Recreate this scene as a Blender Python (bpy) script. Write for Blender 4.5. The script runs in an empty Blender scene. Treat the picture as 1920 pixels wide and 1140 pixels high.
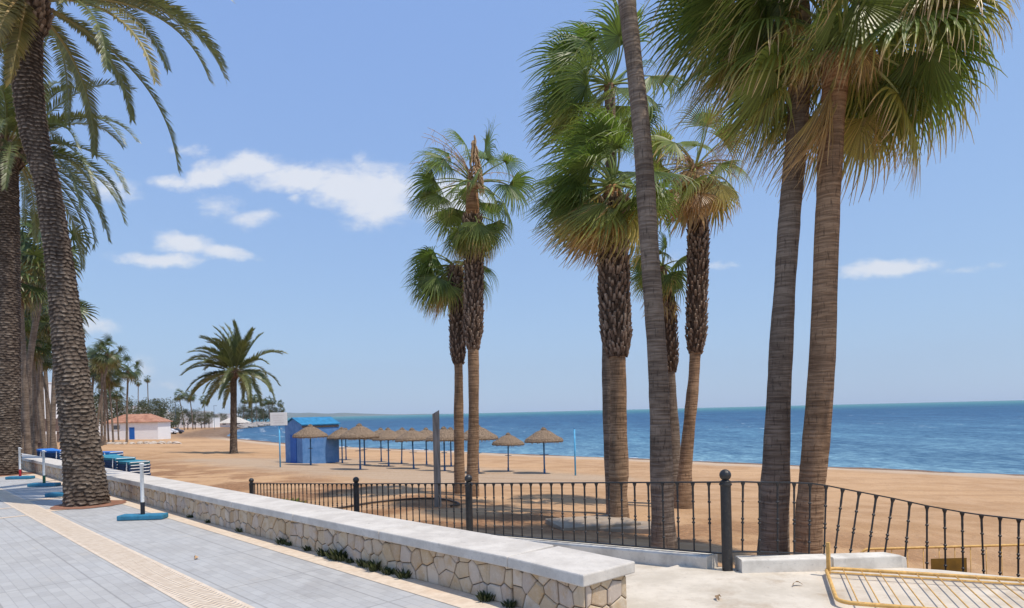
import bpy, math, random
import numpy as np
from mathutils import Vector, Matrix, noise as mn
R = math.radians
S = bpy.context.scene
C = S.collection

# ------------------------------------------------------------ camera, sky, sun
EYE = 1.65; ROLL = R(1.37); FPX = 1200.0; PX, PY = 960.0, 773.0
cd = bpy.data.cameras.new('camera'); cam = bpy.data.objects.new('camera', cd); C.objects.link(cam)
cam.location = (0, 0, EYE); cam.rotation_euler = (R(90), ROLL, 0)
cd.sensor_width = 36; cd.lens = 22.5; cd.shift_y = 203/1920; cd.clip_start = .05; cd.clip_end = 60000
S.camera = cam
S.view_settings.view_transform = 'Standard'; S.view_settings.look = 'None'
S.view_settings.gamma = 1; S.view_settings.exposure = 0.0
SUN_EL = 66; SUN_V = Vector((.88, -.47, 0)).normalized()
sun_dir = Vector((SUN_V.x*math.cos(R(SUN_EL)), SUN_V.y*math.cos(R(SUN_EL)), math.sin(R(SUN_EL))))
sl = bpy.data.lights.new('sun', 'SUN'); sl.energy = 4.1; sl.angle = R(.53); sl.color = (1, .92, .81)
so = bpy.data.objects.new('sun', sl); C.objects.link(so); so.location = (20, -10, 60)
so.rotation_euler = sun_dir.to_track_quat('Z', 'Y').to_euler()

def at(px, py, Y):
    """point at depth Y metres seen at photo pixel (px,py)"""
    ix, iy = (px-PX)/FPX, (PY-py)/FPX
    c, s = math.cos(ROLL), math.sin(ROLL)
    return Vector(((ix*c+iy*s)*Y, Y, EYE+(-ix*s+iy*c)*Y))

class N:
    """tiny node helper"""
    def __init__(self, tree): self.t = tree; self.n = tree.nodes; self.l = tree.links
    def put(self, sock, v):
        if v is None: return
        if isinstance(v, bpy.types.NodeSocket): self.l.new(v, sock)
        else:
            if isinstance(v, (tuple, list)) and len(v) == 3 and sock.type == 'RGBA': v = (*v, 1)
            sock.default_value = v
    def new(self, ty, ins=None, **props):
        nd = self.n.new(ty)
        for k, v in props.items(): setattr(nd, k, v)
        for k, v in (ins or {}).items(): self.put(nd.inputs[k], v)
        return nd
    def m(self, op, a, b=None, c=None, clamp=False):
        nd = self.n.new('ShaderNodeMath'); nd.operation = op; nd.use_clamp = clamp
        for i, v in enumerate((a, b, c)): self.put(nd.inputs[i], v)
        return nd.outputs[0]
    def mix(self, f, a, b, mode='MIX'):
        nd = self.n.new('ShaderNodeMix'); nd.data_type = 'RGBA'; nd.blend_type = mode
        self.put(nd.inputs[0], f); self.put(nd.inputs[6], a); self.put(nd.inputs[7], b)
        return nd.outputs[2]
    def ramp(self, f, stops):
        nd = self.n.new('ShaderNodeValToRGB'); e = nd.color_ramp.elements
        while len(e) < len(stops): e.new(.5)
        for x, (p, col) in zip(e, stops): x.position = p; x.color = (*col, 1) if len(col) == 3 else col
        self.put(nd.inputs[0], f); return nd.outputs[0]
    def noise(self, vec, scale, detail=4, rough=.55, dist=0):
        nd = self.new('ShaderNodeTexNoise', {'Scale': scale, 'Detail': detail, 'Roughness': rough, 'Distortion': dist})
        self.put(nd.inputs['Vector'], vec); return nd.outputs[0]
    def maprange(self, v, a, b, c=0, d=1, t='SMOOTHSTEP'):
        nd = self.n.new('ShaderNodeMapRange'); nd.interpolation_type = t
        for i, x in enumerate((v, a, b, c, d)): self.put(nd.inputs[i], x)
        return nd.outputs[0]
    def mapping(self, vec, scale=(1, 1, 1), rot=(0, 0, 0), loc=(0, 0, 0)):
        nd = self.new('ShaderNodeMapping', {'Scale': scale, 'Rotation': rot, 'Location': loc})
        self.put(nd.inputs['Vector'], vec); return nd.outputs[0]

W = bpy.data.worlds.new('World'); S.world = W; W.use_nodes = True
W.node_tree.nodes.clear(); w = N(W.node_tree)
sky = w.new('ShaderNodeTexSky', sky_type='NISHITA', sun_disc=False, sun_elevation=R(SUN_EL),
            sun_rotation=math.atan2(SUN_V.x, SUN_V.y), altitude=0, air_density=1.0, dust_density=.5, ozone_density=2.2)
SKY_ST = .115
sr = w.new('ShaderNodeSeparateColor', {0: sky.outputs[0]})
hsv = w.new('ShaderNodeCombineColor', {i: w.m('MULTIPLY', w.m('POWER', w.m('MULTIPLY', sr.outputs[i], SKY_ST), g_), k_/SKY_ST) for i, (k_, g_) in enumerate(((.615, .43), (.775, .40), (.93, .17)))})
tc = w.new('ShaderNodeTexCoord').outputs['Generated']
sep = w.new('ShaderNodeSeparateXYZ', {0: tc})
yy = w.m('MAXIMUM', sep.outputs[1], .05)
ca = w.m('DIVIDE', sep.outputs[0], yy); cb = w.m('DIVIDE', sep.outputs[2], yy)
cv = w.new('ShaderNodeCombineXYZ', {0: ca, 1: cb, 2: 0}).outputs[0]
warp = w.new('ShaderNodeTexNoise', {'Vector': cv, 'Scale': 9.0, 'Detail': 5.0, 'Roughness': .6})
wv = w.new('ShaderNodeVectorMath', {0: warp.outputs[1], 1: (.5, .5, .5)}, operation='SUBTRACT').outputs[0]
wv = w.new('ShaderNodeVectorMath', {0: wv, 1: (.09, .05, 0)}, operation='MULTIPLY').outputs[0]
cvw = w.new('ShaderNodeVectorMath', {0: cv, 1: wv}, operation='ADD').outputs[0]
CL = [(330, 335, 55, 13, .75, 0), (400, 325, 60, 20, .95, -12), (470, 312, 75, 24, 1, 8), (560, 338, 90, 26, 1, 2), (640, 345, 80, 34, 1, 0),
      (705, 362, 75, 52, 1.1, 0), (675, 298, 20, 14, .4, -30), (365, 275, 45, 11, .45, 0), (420, 385, 45, 26, .4, 20),
      (470, 412, 48, 16, .55, -5), (300, 482, 85, 13, .95, 3), (350, 455, 62, 18, .95, 12), (420, 472, 55, 12, .8, 12),
      (1668, 498, 88, 16, 1.0, -2), (1815, 500, 65, 8, .35, -3), (1350, 505, 35, 8, .45, 0), (205, 350, 50, 24, .55, 10),
      (172, 605, 42, 20, .6, 10), (272, 692, 26, 26, .5, 20), (850, 372, 60, 45, .9, 0), (555, 382, 18, 9, .4, 0), (590, 380, 18, 10, .35, 0),
      (1250, 495, 60, 18, .4, 0), (290, 715, 70, 10, .35, 3)]
mask = None
for (x, y, sx, sy, k, rot) in CL:
    d = at(x, y, 1.0) - Vector((0, 0, EYE))
    mp = w.new('ShaderNodeMapping', {'Vector': cvw, 'Location': (d.x, d.z, 0), 'Rotation': (0, 0, R(-rot)),
                                     'Scale': (sx*1.7/FPX, sy*1.8/FPX, 1)}, vector_type='TEXTURE').outputs[0]
    ln = w.new('ShaderNodeVectorMath', {0: mp}, operation='LENGTH').outputs['Value']
    v = w.maprange(ln, 0, 1, k, 0, 'SMOOTHSTEP')
    mask = v if mask is None else w.m('MAXIMUM', mask, v)
fn = w.noise(w.mapping(cv, (1, 1.9, 1)), 26, 9, .66)
cm = w.m('ADD', mask, w.m('MULTIPLY', w.m('SUBTRACT', fn, .5), 1.1))
cm = w.maprange(cm, .05, .82)
cm = w.m('MULTIPLY', cm, w.maprange(mask, 0.0, .22))
cm = w.m('MULTIPLY', cm, .82)
cm = w.m('MULTIPLY', cm, w.m('GREATER_THAN', sep.outputs[1], .1))
cc = w.mix(cm, hsv.outputs[0], (7.7, 7.8, 8.1))
bg = w.new('ShaderNodeBackground', {'Color': cc, 'Strength': SKY_ST})
w.l.new(bg.outputs[0], w.new('ShaderNodeOutputWorld').inputs[0])

# ------------------------------------------------------------ materials
def mat(name, fn):
    m = bpy.data.materials.new(name); m.use_nodes = True; m.node_tree.nodes.clear()
    n = N(m.node_tree); out = m.node_tree.nodes.new('ShaderNodeOutputMaterial')
    s = fn(n); n.l.new(s, out.inputs[0]); return m
def pr(n, col, rough=.8, bump=None, bs=.5, bd=.02, metal=0, spec=.3, **kw):
    p = n.new('ShaderNodeBsdfPrincipled', {'Base Color': col, 'Roughness': rough, 'Metallic': metal, 'Specular IOR Level': spec})
    if bump is not None:
        b = n.new('ShaderNodeBump', {'Strength': bs, 'Distance': bd, 'Height': bump}); n.l.new(b.outputs[0], p.inputs['Normal'])
    return p.outputs[0]
def obco(n): return n.new('ShaderNodeTexCoord').outputs['Object']
def gpos(n): return n.new('ShaderNodeNewGeometry').outputs['Position']
def plain(name, col, rough=.6, var=.25, scale=6, metal=0, spec=.35, dirt=None):
    def f(n):
        v = n.noise(obco(n), scale, 5)
        c = n.mix(n.maprange(v, .3, .7, t='LINEAR'), tuple(x*(1-var) for x in col), tuple(min(1, x*(1+var)) for x in col))
        if dirt:
            c = n.mix(n.m('MULTIPLY', n.maprange(n.noise(obco(n), scale*2.7, 6), .52, .72), .6), c, dirt)
        return pr(n, c, rough, v, .25, .01, metal, spec)
    return mat(name, f)

def _leaf(n, pal, tr=.3):
    uv = n.new('ShaderNodeUVMap').outputs[0]; sp = n.new('ShaderNodeSeparateXYZ', {0: uv})
    c = n.ramp(sp.outputs[0], pal)
    c = n.mix(.55, c, n.mix(sp.outputs[1], (.35, .38, .35), (2.1, 2.1, 1.75)), 'MULTIPLY')
    p = n.new('ShaderNodeBsdfPrincipled', {'Base Color': c, 'Roughness': .42, 'Specular IOR Level': .5})
    t = n.new('ShaderNodeBsdfTranslucent', {'Color': n.mix(1, c, (1.25, 1.3, .6), 'MULTIPLY')})
    return n.new('ShaderNodeMixShader', {0: tr, 1: p.outputs[0], 2: t.outputs[0]}).outputs[0]
FAN_PAL = [(0, (.10, .155, .045)), (.3, (.20, .235, .07)), (.55, (.38, .31, .12)), (.75, (.52, .36, .20)), (1, (.40, .25, .155))]
M = {}
M['fan'] = mat('fan_leaf', lambda n: _leaf(n, FAN_PAL, .36))
M['fanfar'] = mat('dark_fan_leaf', lambda n: _leaf(n, [(0, (.045, .07, .022)), (.3, (.085, .10, .03)), (.6, (.20, .15, .06)), (1, (.22, .13, .075))], .2))
M['feather'] = mat('feather_leaf', lambda n: _leaf(n, [(0, (.085, .105, .042)), (.4, (.14, .145, .06)), (.7, (.30, .22, .085)), (1, (.4, .24, .1))], .16))
M['tree'] = mat('tree_leaf', lambda n: _leaf(n, [(0, (.035, .05, .02)), (.5, (.06, .072, .028)), (1, (.11, .10, .045))], .2))

def _wtrunk(n, tint=(1, 1, 1)):
    o = obco(n); uv = n.new('ShaderNodeUVMap').outputs[0]; sp = n.new('ShaderNodeSeparateXYZ', {0: uv})
    rings = n.noise(n.mapping(o, (2.2, 2.2, 34)), 1.0, 4, .65)
    crk = n.noise(n.mapping(o, (34, 34, 5)), 1.0, 4, .7)
    blot = n.noise(o, 1.4, 4)
    c = n.mix(n.maprange(rings, .35, .65), (.15, .112, .085), (.30, .235, .18))
    c = n.mix(n.m('MULTIPLY', n.maprange(crk, .56, .66), .75), c, (.07, .055, .045))
    c = n.mix(n.m('MULTIPLY', n.maprange(blot, .46, .58), .55), c, n.mix(1, c, (.55, .53, .52), 'MULTIPLY'))
    t = n.m('ADD', sp.outputs[1], n.m('MULTIPLY', n.m('SUBTRACT', blot, .5), .35))
    c = n.mix(n.m('MULTIPLY', n.maprange(t, .72, 1.0), .8), c, n.mix(n.maprange(rings, .4, .62), (.21, .115, .06), (.40, .235, .13)))
    c = n.mix(1, c, tint, 'MULTIPLY')
    h = n.m('ADD', rings, n.m('MULTIPLY', crk, .5))
    return pr(n, c, .92, h, .9, .03, spec=.15)
M['wtrunk'] = mat('ringed_palm_bark', _wtrunk)
M['warmtrunk'] = mat('brown_ringed_palm_bark', lambda n: _wtrunk(n, (1.38, 1.14, .90)))
def _ptrunk(n):
    uv = n.new('ShaderNodeUVMap').outputs[0]; sp = n.new('ShaderNodeSeparateXYZ', {0: uv}); o = obco(n)
    nz = n.noise(o, 22, 5, .65); n2 = n.noise(o, 3, 4)
    k = n.m('ADD', sp.outputs[0], n.m('MULTIPLY', n.m('SUBTRACT', nz, .5), .9))
    c = n.ramp(k, [(.05, (.10, .075, .057)), (.35, (.23, .18, .14)), (.68, (.35, .285, .22)), (.95, (.58, .48, .37))])
    c = n.mix(n.maprange(n2, .35, .65), c, n.mix(1, c, (.62, .6, .6), 'MULTIPLY'))
    c = n.mix(n.m('MULTIPLY', n.maprange(sp.outputs[1], .0, 1), .6), c, n.mix(1, c, (.7, .7, .76), 'MULTIPLY'))
    return pr(n, c, .95, nz, .7, .02, spec=.1)
M['ptrunk'] = mat('scaly_palm_bark', _ptrunk)
def _boot(n):
    uv = n.new('ShaderNodeUVMap').outputs[0]; sp = n.new('ShaderNodeSeparateXYZ', {0: uv})
    nz = n.noise(n.mapping(obco(n), (30, 30, 8)), 1, 4)
    c = n.ramp(sp.outputs[0], [(0, (.09, .06, .043)), (.45, (.24, .17, .125)), (1, (.50, .40, .31))])
    c = n.mix(n.maprange(nz, .4, .65), c, n.mix(1, c, (.55, .5, .48), 'MULTIPLY'))
    return pr(n, c, .9, nz, .6, .01, spec=.1)
M['boot'] = mat('leaf_base_brown', _boot)
M['flower'] = plain('dry_flower_stalk', (.42, .27, .15), .9, .35, 20)
M['petiole'] = mat('petiole', lambda n: _leaf(n, [(0, (.16, .22, .06)), (.5, (.3, .3, .1)), (1, (.33, .2, .1))], .1))

def _sand(n):
    p = gpos(n); sp = n.new('ShaderNodeSeparateXYZ', {0: p})
    u = n.m('MULTIPLY', n.m('SUBTRACT', sp.outputs[1], sp.outputs[0]), .7071)
    v = n.m('MULTIPLY', n.m('ADD', sp.outputs[1], sp.outputs[0]), .7071)
    big = n.noise(n.mapping(p, (.09, .09, .09)), 1, 5); med = n.noise(p, .8, 6, .6); fine = n.noise(p, 9, 6, .65); gr = n.noise(p, 45, 3, .7)
    c = n.mix(n.maprange(med, .35, .65), (.42, .25, .13), (.52, .33, .19))
    c = n.mix(n.m('MULTIPLY', n.maprange(big, .42, .6), .5), c, (.60, .38, .21))
    c = n.mix(n.m('MULTIPLY', n.maprange(fine, .58, .72), .35), c, (.30, .16, .075))
    pat = n.noise(n.mapping(p, (.35, .35, .35), loc=(3.1, 7.7, 0)), 1, 5, .6)
    near = n.m('MULTIPLY', n.maprange(v, 18, 10), n.maprange(pat, .44, .56))
    c = n.mix(n.m('MULTIPLY', near, .8), c, n.mix(n.maprange(fine, .4, .6), (.17, .085, .045), (.33, .17, .085)))  # brown soil patches, deepened to paint in some of the palm crowns' shade
    foot = n.noise(n.mapping(p, (1, 1, 1), loc=(5, 2, 0)), 2.6, 6, .75)
    c = n.mix(n.m('MULTIPLY', n.maprange(foot, .55, .68), .4), c, (.36, .20, .10))
    # compacted greyish ground round the parasols
    uw = n.m('ADD', n.m('MULTIPLY', n.m('SUBTRACT', big, .5), 12), u); vw = n.m('ADD', n.m('MULTIPLY', n.m('SUBTRACT', med, .5), 3), v)
    gx = n.m('MULTIPLY', n.maprange(uw, 17, 20), n.maprange(uw, 52, 46)); gy = n.m('MULTIPLY', n.maprange(vw, 13, 16), n.maprange(vw, 29, 26))
    c = n.mix(n.m('MULTIPLY', n.m('MULTIPLY', gx, gy), .8), c, n.mix(n.maprange(fine, .3, .7), (.40, .29, .20), (.49, .38, .27)))
    tr_ = n.noise(n.mapping(p, (.05, 1.1, 1), (0, 0, R(38)), (2, 5, 0)), 1, 5, .6)
    c = n.mix(n.m('MULTIPLY', n.maprange(tr_, .54, .66), .35), c, (.33, .19, .10))
    bit = n.noise(p, 5.5, 3, .5)
    c = n.mix(n.m('MULTIPLY', n.maprange(bit, .70, .74), .7), c, (.13, .075, .045))
    z = n.m('ADD', sp.outputs[2], n.m('MULTIPLY', n.m('SUBTRACT', med, .5), .12))
    pal = n.m('MULTIPLY', n.maprange(z, -2.28, -2.40), .55)
    c = n.mix(pal, c, (.55, .46, .36))
    sw = n.m('MULTIPLY', n.maprange(z, -2.50, -2.555), n.maprange(fine, .33, .47))
    c = n.mix(n.m('MULTIPLY', sw, .9), c, (.16, .09, .06))
    c = n.mix(n.maprange(z, -2.60, -2.64), c, (.22, .15, .10))
    # grass and dry earth far along the bay, inland
    far = n.m('MULTIPLY', n.maprange(u, 120, 175), n.maprange(big, .35, .6))
    c = n.mix(n.m('MULTIPLY', far, .5), c, (.27, .16, .09))
    cove = n.m('MULTIPLY', n.m('MULTIPLY', n.maprange(u, 125, 165), n.maprange(z, -1.9, -2.15)), .85)
    c = n.mix(cove, c, n.mix(n.maprange(med, .4, .6), (.13, .085, .06), (.26, .17, .11)))
    h = n.m('ADD', n.m('MULTIPLY', n.noise(p, 3.2, 4, .6), 1.0), n.m('MULTIPLY', fine, .5))
    h = n.m('ADD', h, n.m('MULTIPLY', gr, .15))
    return pr(n, c, .95, h, .8, .10, spec=.1)
M['sand'] = mat('beach_sand', _sand)

def _sea(n):
    p = gpos(n); sp = n.new('ShaderNodeSeparateXYZ', {0: p})
    u = n.m('MULTIPLY', n.m('SUBTRACT', sp.outputs[1], sp.outputs[0]), .7071)
    v = n.m('MULTIPLY', n.m('ADD', sp.outputs[1], sp.outputs[0]), .7071)
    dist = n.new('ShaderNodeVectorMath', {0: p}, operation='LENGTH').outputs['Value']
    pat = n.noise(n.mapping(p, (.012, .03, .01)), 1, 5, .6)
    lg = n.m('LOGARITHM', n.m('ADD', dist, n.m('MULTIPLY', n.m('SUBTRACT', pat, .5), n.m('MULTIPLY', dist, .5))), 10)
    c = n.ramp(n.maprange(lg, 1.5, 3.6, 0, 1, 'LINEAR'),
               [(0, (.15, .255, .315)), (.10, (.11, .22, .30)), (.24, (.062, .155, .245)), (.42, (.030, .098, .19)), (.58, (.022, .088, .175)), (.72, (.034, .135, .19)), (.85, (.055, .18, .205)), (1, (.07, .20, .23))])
    # wind ripples in world size, stretched along the swell
    w1 = n.noise(n.mapping(p, (1.5, 1.0, 1), (0, 0, R(12))), 1.0, 6, .7)
    w2 = n.noise(n.mapping(p, (.38, .17, 1), (0, 0, R(8))), 1.0, 6, .7)
    w3 = n.noise(n.mapping(p, (.09, .022, 1), (0, 0, R(5))), 1.0, 6, .7)
    dk = n.m('ADD', n.m('MULTIPLY', n.m('SUBTRACT', w2, .5), 2.6), n.m('ADD', n.m('MULTIPLY', n.m('SUBTRACT', w1, .5), 4.6), n.m('MULTIPLY', n.m('SUBTRACT', w3, .5), 2.4)))
    c = n.mix(n.maprange(dk, -.05, 1.0), c, n.mix(1, c, (2.1, 1.8, 1.5), 'MULTIPLY'))
    c = n.mix(n.maprange(dk, .05, -.9), c, n.mix(1, c, (.35, .5, .62), 'MULTIPLY'))
    cap = n.noise(n.mapping(p, (.30, .13, 1), (0, 0, R(4)), (11, 3, 0)), 1.0, 5, .7)
    capm = n.m('MULTIPLY', n.maprange(cap, .655, .70), n.maprange(dist, 60, 160))
    c = n.mix(n.m('MULTIPLY', capm, .7), c, (.75, .82, .85))
    h = n.m('ADD', n.m('MULTIPLY', w1, .45), n.m('MULTIPLY', w2, 1.6))
    b = n.new('ShaderNodeBump', {'Strength': .8, 'Distance': .35, 'Height': h})
    d = n.new('ShaderNodeBsdfDiffuse', {'Color': c, 'Normal': b.outputs[0]})
    g = n.new('ShaderNodeBsdfGlossy', {'Color': (.9, .95, 1, 1), 'Roughness': .28, 'Normal': b.outputs[0]})
    return n.new('ShaderNodeMixShader', {0: .14, 1: d.outputs[0], 2: g.outputs[0]}).outputs[0]
M['sea'] = mat('sea_water', _sea)
def _foam(n):
    p = gpos(n); uv = n.new('ShaderNodeUVMap').outputs[0]; sp = n.new('ShaderNodeSeparateXYZ', {0: uv})
    nz = n.noise(n.mapping(p, (.16, .16, 1)), 1.0, 8, .75)
    k = n.maprange(n.m('ADD', nz, n.m('MULTIPLY', sp.outputs[0], -.35)), .41, .50)
    d = n.new('ShaderNodeBsdfDiffuse', {'Color': (.8, .83, .84, 1)}); t = n.new('ShaderNodeBsdfTransparent')
    return n.new('ShaderNodeMixShader', {0: k, 1: t.outputs[0], 2: d.outputs[0]}).outputs[0]
M['foam'] = mat('sea_foam', _foam)

def uvw(n):
    """world coordinates along / across the promenade"""
    p = gpos(n); sp = n.new('ShaderNodeSeparateXYZ', {0: p})
    u = n.m('MULTIPLY', n.m('SUBTRACT', sp.outputs[1], sp.outputs[0]), .70711)
    v = n.m('MULTIPLY', n.m('ADD', sp.outputs[1], sp.outputs[0]), .70711)
    return p, u, v, sp.outputs[2]
def lines(n, x, pitch, wd):
    f = n.m('FRACT', n.m('DIVIDE', x, pitch))
    d = n.m('MULTIPLY', n.m('MINIMUM', f, n.m('SUBTRACT', 1, f)), pitch)
    return n.maprange(d, wd*.4, wd)       # 0 in the joint
def _paver(n):
    p, u, v, z = uvw(n)
    row = n.m('FLOOR', n.m('DIVIDE', v, .1))
    uo = n.m('ADD', u, n.m('MULTIPLY', n.m('MODULO', row, 2), .1))
    j = n.m('MULTIPLY', lines(n, uo, .2, .006), lines(n, v, .1, .006))
    J = n.m('MULTIPLY', lines(n, u, 1.6, .018), lines(n, v, .8, .014))
    cell = n.new('ShaderNodeTexWhiteNoise', {0: n.new('ShaderNodeCombineXYZ', {0: n.m('FLOOR', n.m('DIVIDE', uo, .2)), 1: row}).outputs[0]}, noise_dimensions='3D').outputs[0]
    c = n.mix(cell, (.385, .375, .36), (.455, .445, .425))
    blot = n.noise(p, .7, 5, .65)
    c = n.mix(n.m('MULTIPLY', n.maprange(blot, .4, .62), .5), c, (.46, .46, .455))
    sp = n.noise(p, 14, 5, .7)
    c = n.mix(n.m('MULTIPLY', n.maprange(sp, .58, .7), .3), c, (.24, .25, .27))
    st_ = n.noise(n.mapping(p, (.9, .9, 1), loc=(9, 1, 0)), 1, 7, .7)
    c = n.mix(n.m('MULTIPLY', n.maprange(st_, .55, .68), .4), c, (.27, .25, .235))
    c = n.mix(n.m('MULTIPLY', n.maprange(st_, .44, .30), .45), c, (.52, .47, .40))
    c = n.mix(n.m('MULTIPLY', n.m('SUBTRACT', 1, j), .22), c, (.16, .15, .15))
    c = n.mix(n.m('MULTIPLY', n.m('SUBTRACT', 1, J), .3), c, (.15, .14, .13))
    return pr(n, c, .75, n.m('ADD', j, n.m('MULTIPLY', sp, .4)), .35, .004, spec=.3)
M['paver'] = mat('grey_pavers', _paver)
def _cream(n):
    p, u, v, z = uvw(n)
    j = n.m('MULTIPLY', lines(n, u, .4, .008), 1.0)
    sp = n.noise(p, 9, 5, .65); bl = n.noise(p, 1.1, 4)
    c = n.mix(n.maprange(sp, .35, .65), (.60, .48, .36), (.70, .58, .45))
    c = n.mix(n.m('MULTIPLY', n.maprange(bl, .48, .62), .4), c, (.62, .44, .30))
    c = n.mix(n.m('MULTIPLY', n.m('SUBTRACT', 1, j), .25), c, (.3, .22, .15))
    return pr(n, c, .8, n.m('ADD', j, n.m('MULTIPLY', sp, .3)), .3, .004)
M['cream'] = mat('cream_paving', _cream)
def _tact(n):
    p, u, v, z = uvw(n)
    j = lines(n, u, .4, .008)
    wv = n.m('SINE', n.m('ADD', n.m('MULTIPLY', u, 2*math.pi/.066), n.m('MULTIPLY', n.m('SINE', n.m('MULTIPLY', v, 2*math.pi/.13)), 1.6)))
    inner = n.m('MULTIPLY', n.maprange(v, 1.97, 1.99), n.maprange(v, 2.30, 2.28))
    h = n.m('MULTIPLY', wv, inner)
    sp = n.noise(p, 9, 5, .65)
    c = n.mix(n.maprange(sp, .35, .65), (.62, .50, .38), (.71, .595, .47))
    c = n.mix(n.m('MULTIPLY', n.m('MULTIPLY', n.maprange(wv, -.2, -.9), inner), .24), c, (.35, .27, .2))
    c = n.mix(n.m('MULTIPLY', n.m('SUBTRACT', 1, j), .25), c, (.3, .22, .15))
    return pr(n, c, .75, h, .8, .010)
M['tactile'] = mat('tactile_paving', _tact)
def _conc(n, a=(.53, .465, .375), b=(.68, .605, .50)):
    p = gpos(n); x = n.noise(p, 1.5, 6, .65); y = n.noise(p, 18, 5, .7)
    c = n.mix(n.maprange(x, .35, .65), a, b)
    c = n.mix(n.m('MULTIPLY', n.maprange(y, .56, .7), .3), c, (.33, .29, .25))
    w_ = n.noise(n.mapping(p, (1, 1, 1), loc=(4, 8, 0)), 1.3, 7, .7)
    c = n.mix(n.m('MULTIPLY', n.maprange(w_, .5, .66), .65), c, (.40, .31, .22))
    crk = n.new('ShaderNodeTexVoronoi', {'Vector': n.mapping(p, (1, 1, 1)), 'Scale': .55}, feature='DISTANCE_TO_EDGE').outputs['Distance']
    cr = n.maprange(n.m('ADD', crk, n.m('MULTIPLY', n.m('SUBTRACT', x, .5), .12)), .0, .008, 1, 0)
    c = n.mix(n.m('MULTIPLY', n.m('MULTIPLY', cr, n.maprange(x, .46, .56)), .35), c, (.3, .26, .22))
    return pr(n, c, .85, y, .35, .01, spec=.2)
M['concrete'] = mat('pale_concrete', _conc)
def _kerb(n):
    p = gpos(n); x = n.noise(p, 2.5, 6, .65); y = n.noise(p, 26, 4, .7)
    c = n.mix(n.maprange(x, .35, .62), (.53, .49, .43), (.74, .69, .61))
    c = n.mix(n.m('MULTIPLY', n.maprange(y, .57, .7), .35), c, (.32, .29, .26))
    return pr(n, c, .85, y, .4, .006, spec=.2)
M['kerb'] = mat('whitewashed_concrete', _kerb)
def _coping(n):
    p, u, v, z = uvw(n); x = n.noise(p, 3, 6, .7); y = n.noise(p, 60, 4, .75); d = n.noise(n.mapping(p, (1, 1, 3)), 6, 5, .7)
    c = n.mix(n.maprange(x, .35, .65), (.53, .485, .43), (.66, .61, .545))
    c = n.mix(n.m('MULTIPLY', n.maprange(y, .5, .68), .4), c, (.40, .385, .37))
    c = n.mix(n.m('MULTIPLY', n.maprange(d, .63, .72), .55), c, (.22, .2, .18))
    return pr(n, c, .85, y, .5, .004, spec=.2)
M['coping'] = mat('speckled_stone_coping', _coping)
def _stone(n):
    uv = n.new('ShaderNodeUVMap').outputs[0]; sp = n.new('ShaderNodeSeparateXYZ', {0: uv}); o = gpos(n)
    x = n.noise(o, 7, 6, .65); y = n.noise(o, 40, 5, .7); dr = n.noise(n.mapping(o, (9, 9, 1.5)), 1, 5, .6)
    c = n.ramp(sp.outputs[0], [(0, (.50, .38, .25)), (.3, (.57, .47, .35)), (.55, (.46, .38, .32)), (.8, (.62, .53, .43)), (1, (.43, .31, .20))])
    c = n.mix(n.m('MULTIPLY', n.maprange(x, .45, .7), .6), c, (.45, .29, .14))
    c = n.mix(n.m('MULTIPLY', n.maprange(y, .5, .7), .3), c, (.74, .66, .55))
    c = n.mix(n.m('MULTIPLY', n.maprange(dr, .58, .75), .5), c, (.2, .14, .09))
    return pr(n, c, .9, n.m('ADD', x, n.m('MULTIPLY', y, .4)), .6, .012, spec=.15)
M['stone'] = mat('cream_rubble_stone', _stone)
M['mortar'] = plain('dark_mortar', (.10, .068, .045), .95, .4, 20)
M['black'] = plain('black_painted_iron', (.022, .022, .024), .42, .3, 25, spec=.5, dirt=(.09, .07, .05))
def _thatch(n):
    o = obco(n); a = n.noise(n.mapping(o, (14, 14, 30)), 1, 5, .7)
    c = n.mix(n.maprange(a, .35, .65), (.12, .085, .058), (.33, .24, .165))
    return pr(n, c, .95, a, .9, .04, spec=.1)
M['thatch'] = mat('reed_thatch', _thatch)
M['bluepole'] = plain('blue_painted_steel', (.045, .15, .32), .5, .3, 6, dirt=(.12, .13, .15))
M['skyblue'] = plain('light_blue_painted_steel', (.10, .40, .66), .5, .2, 6)
M['greypole'] = plain('weathered_blue_pole', (.09, .13, .19), .6, .4, 6)
def _hut(n, a, b):
    o = obco(n); x = n.noise(o, 2.2, 6, .65); y = n.noise(o, 14, 4)
    c = n.mix(n.maprange(x, .32, .66), a, b); return pr(n, c, .6, y, .2, .01)
M['hutwall'] = mat('mottled_blue_wall', lambda n: _hut(n, (.075, .20, .44), (.13, .27, .53)))
M['hutroof'] = plain('bright_blue_roof', (.03, .20, .37), .5, .25, 4)
M['white'] = plain('white_paint', (.80, .80, .78), .55, .05, 9, dirt=(.55, .52, .47))
M['whitewall'] = plain('white_render', (.84, .83, .83), .85, .03, 1.2, dirt=(.74, .72, .7))
def _tiles(n):
    o = obco(n); x = n.noise(o, 1.2, 5); sp = n.new('ShaderNodeSeparateXYZ', {0: o})
    st = n.m('SINE', n.m('MULTIPLY', sp.outputs[0], 26))
    c = n.mix(n.maprange(x, .3, .7), (.33, .15, .095), (.50, .26, .17)); return pr(n, c, .85, st, .5, .05)
M['tiles'] = mat('terracotta_tiles', _tiles)
M['bluedoor'] = plain('blue_door_paint', (.01, .12, .46), .5, .1, 4)
M['winglass'] = plain('dark_glazing', (.10, .12, .14), .2, .3, 3, spec=.6)
M['rubber'] = plain('blue_foam_block', (.035, .19, .31), .6, .2, 12, dirt=(.08, .22, .3))
M['red'] = plain('red_paint', (.42, .02, .03), .5, .15, 9)
M['green'] = plain('dark_green_paint', (.015, .09, .055), .5, .15, 9)
M['navy'] = plain('black_paint', (.02, .022, .03), .5, .15, 9)
M['teal'] = plain('teal_lounger_fabric', (.035, .23, .31), .6, .18, 5, dirt=(.1, .32, .38))
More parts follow.
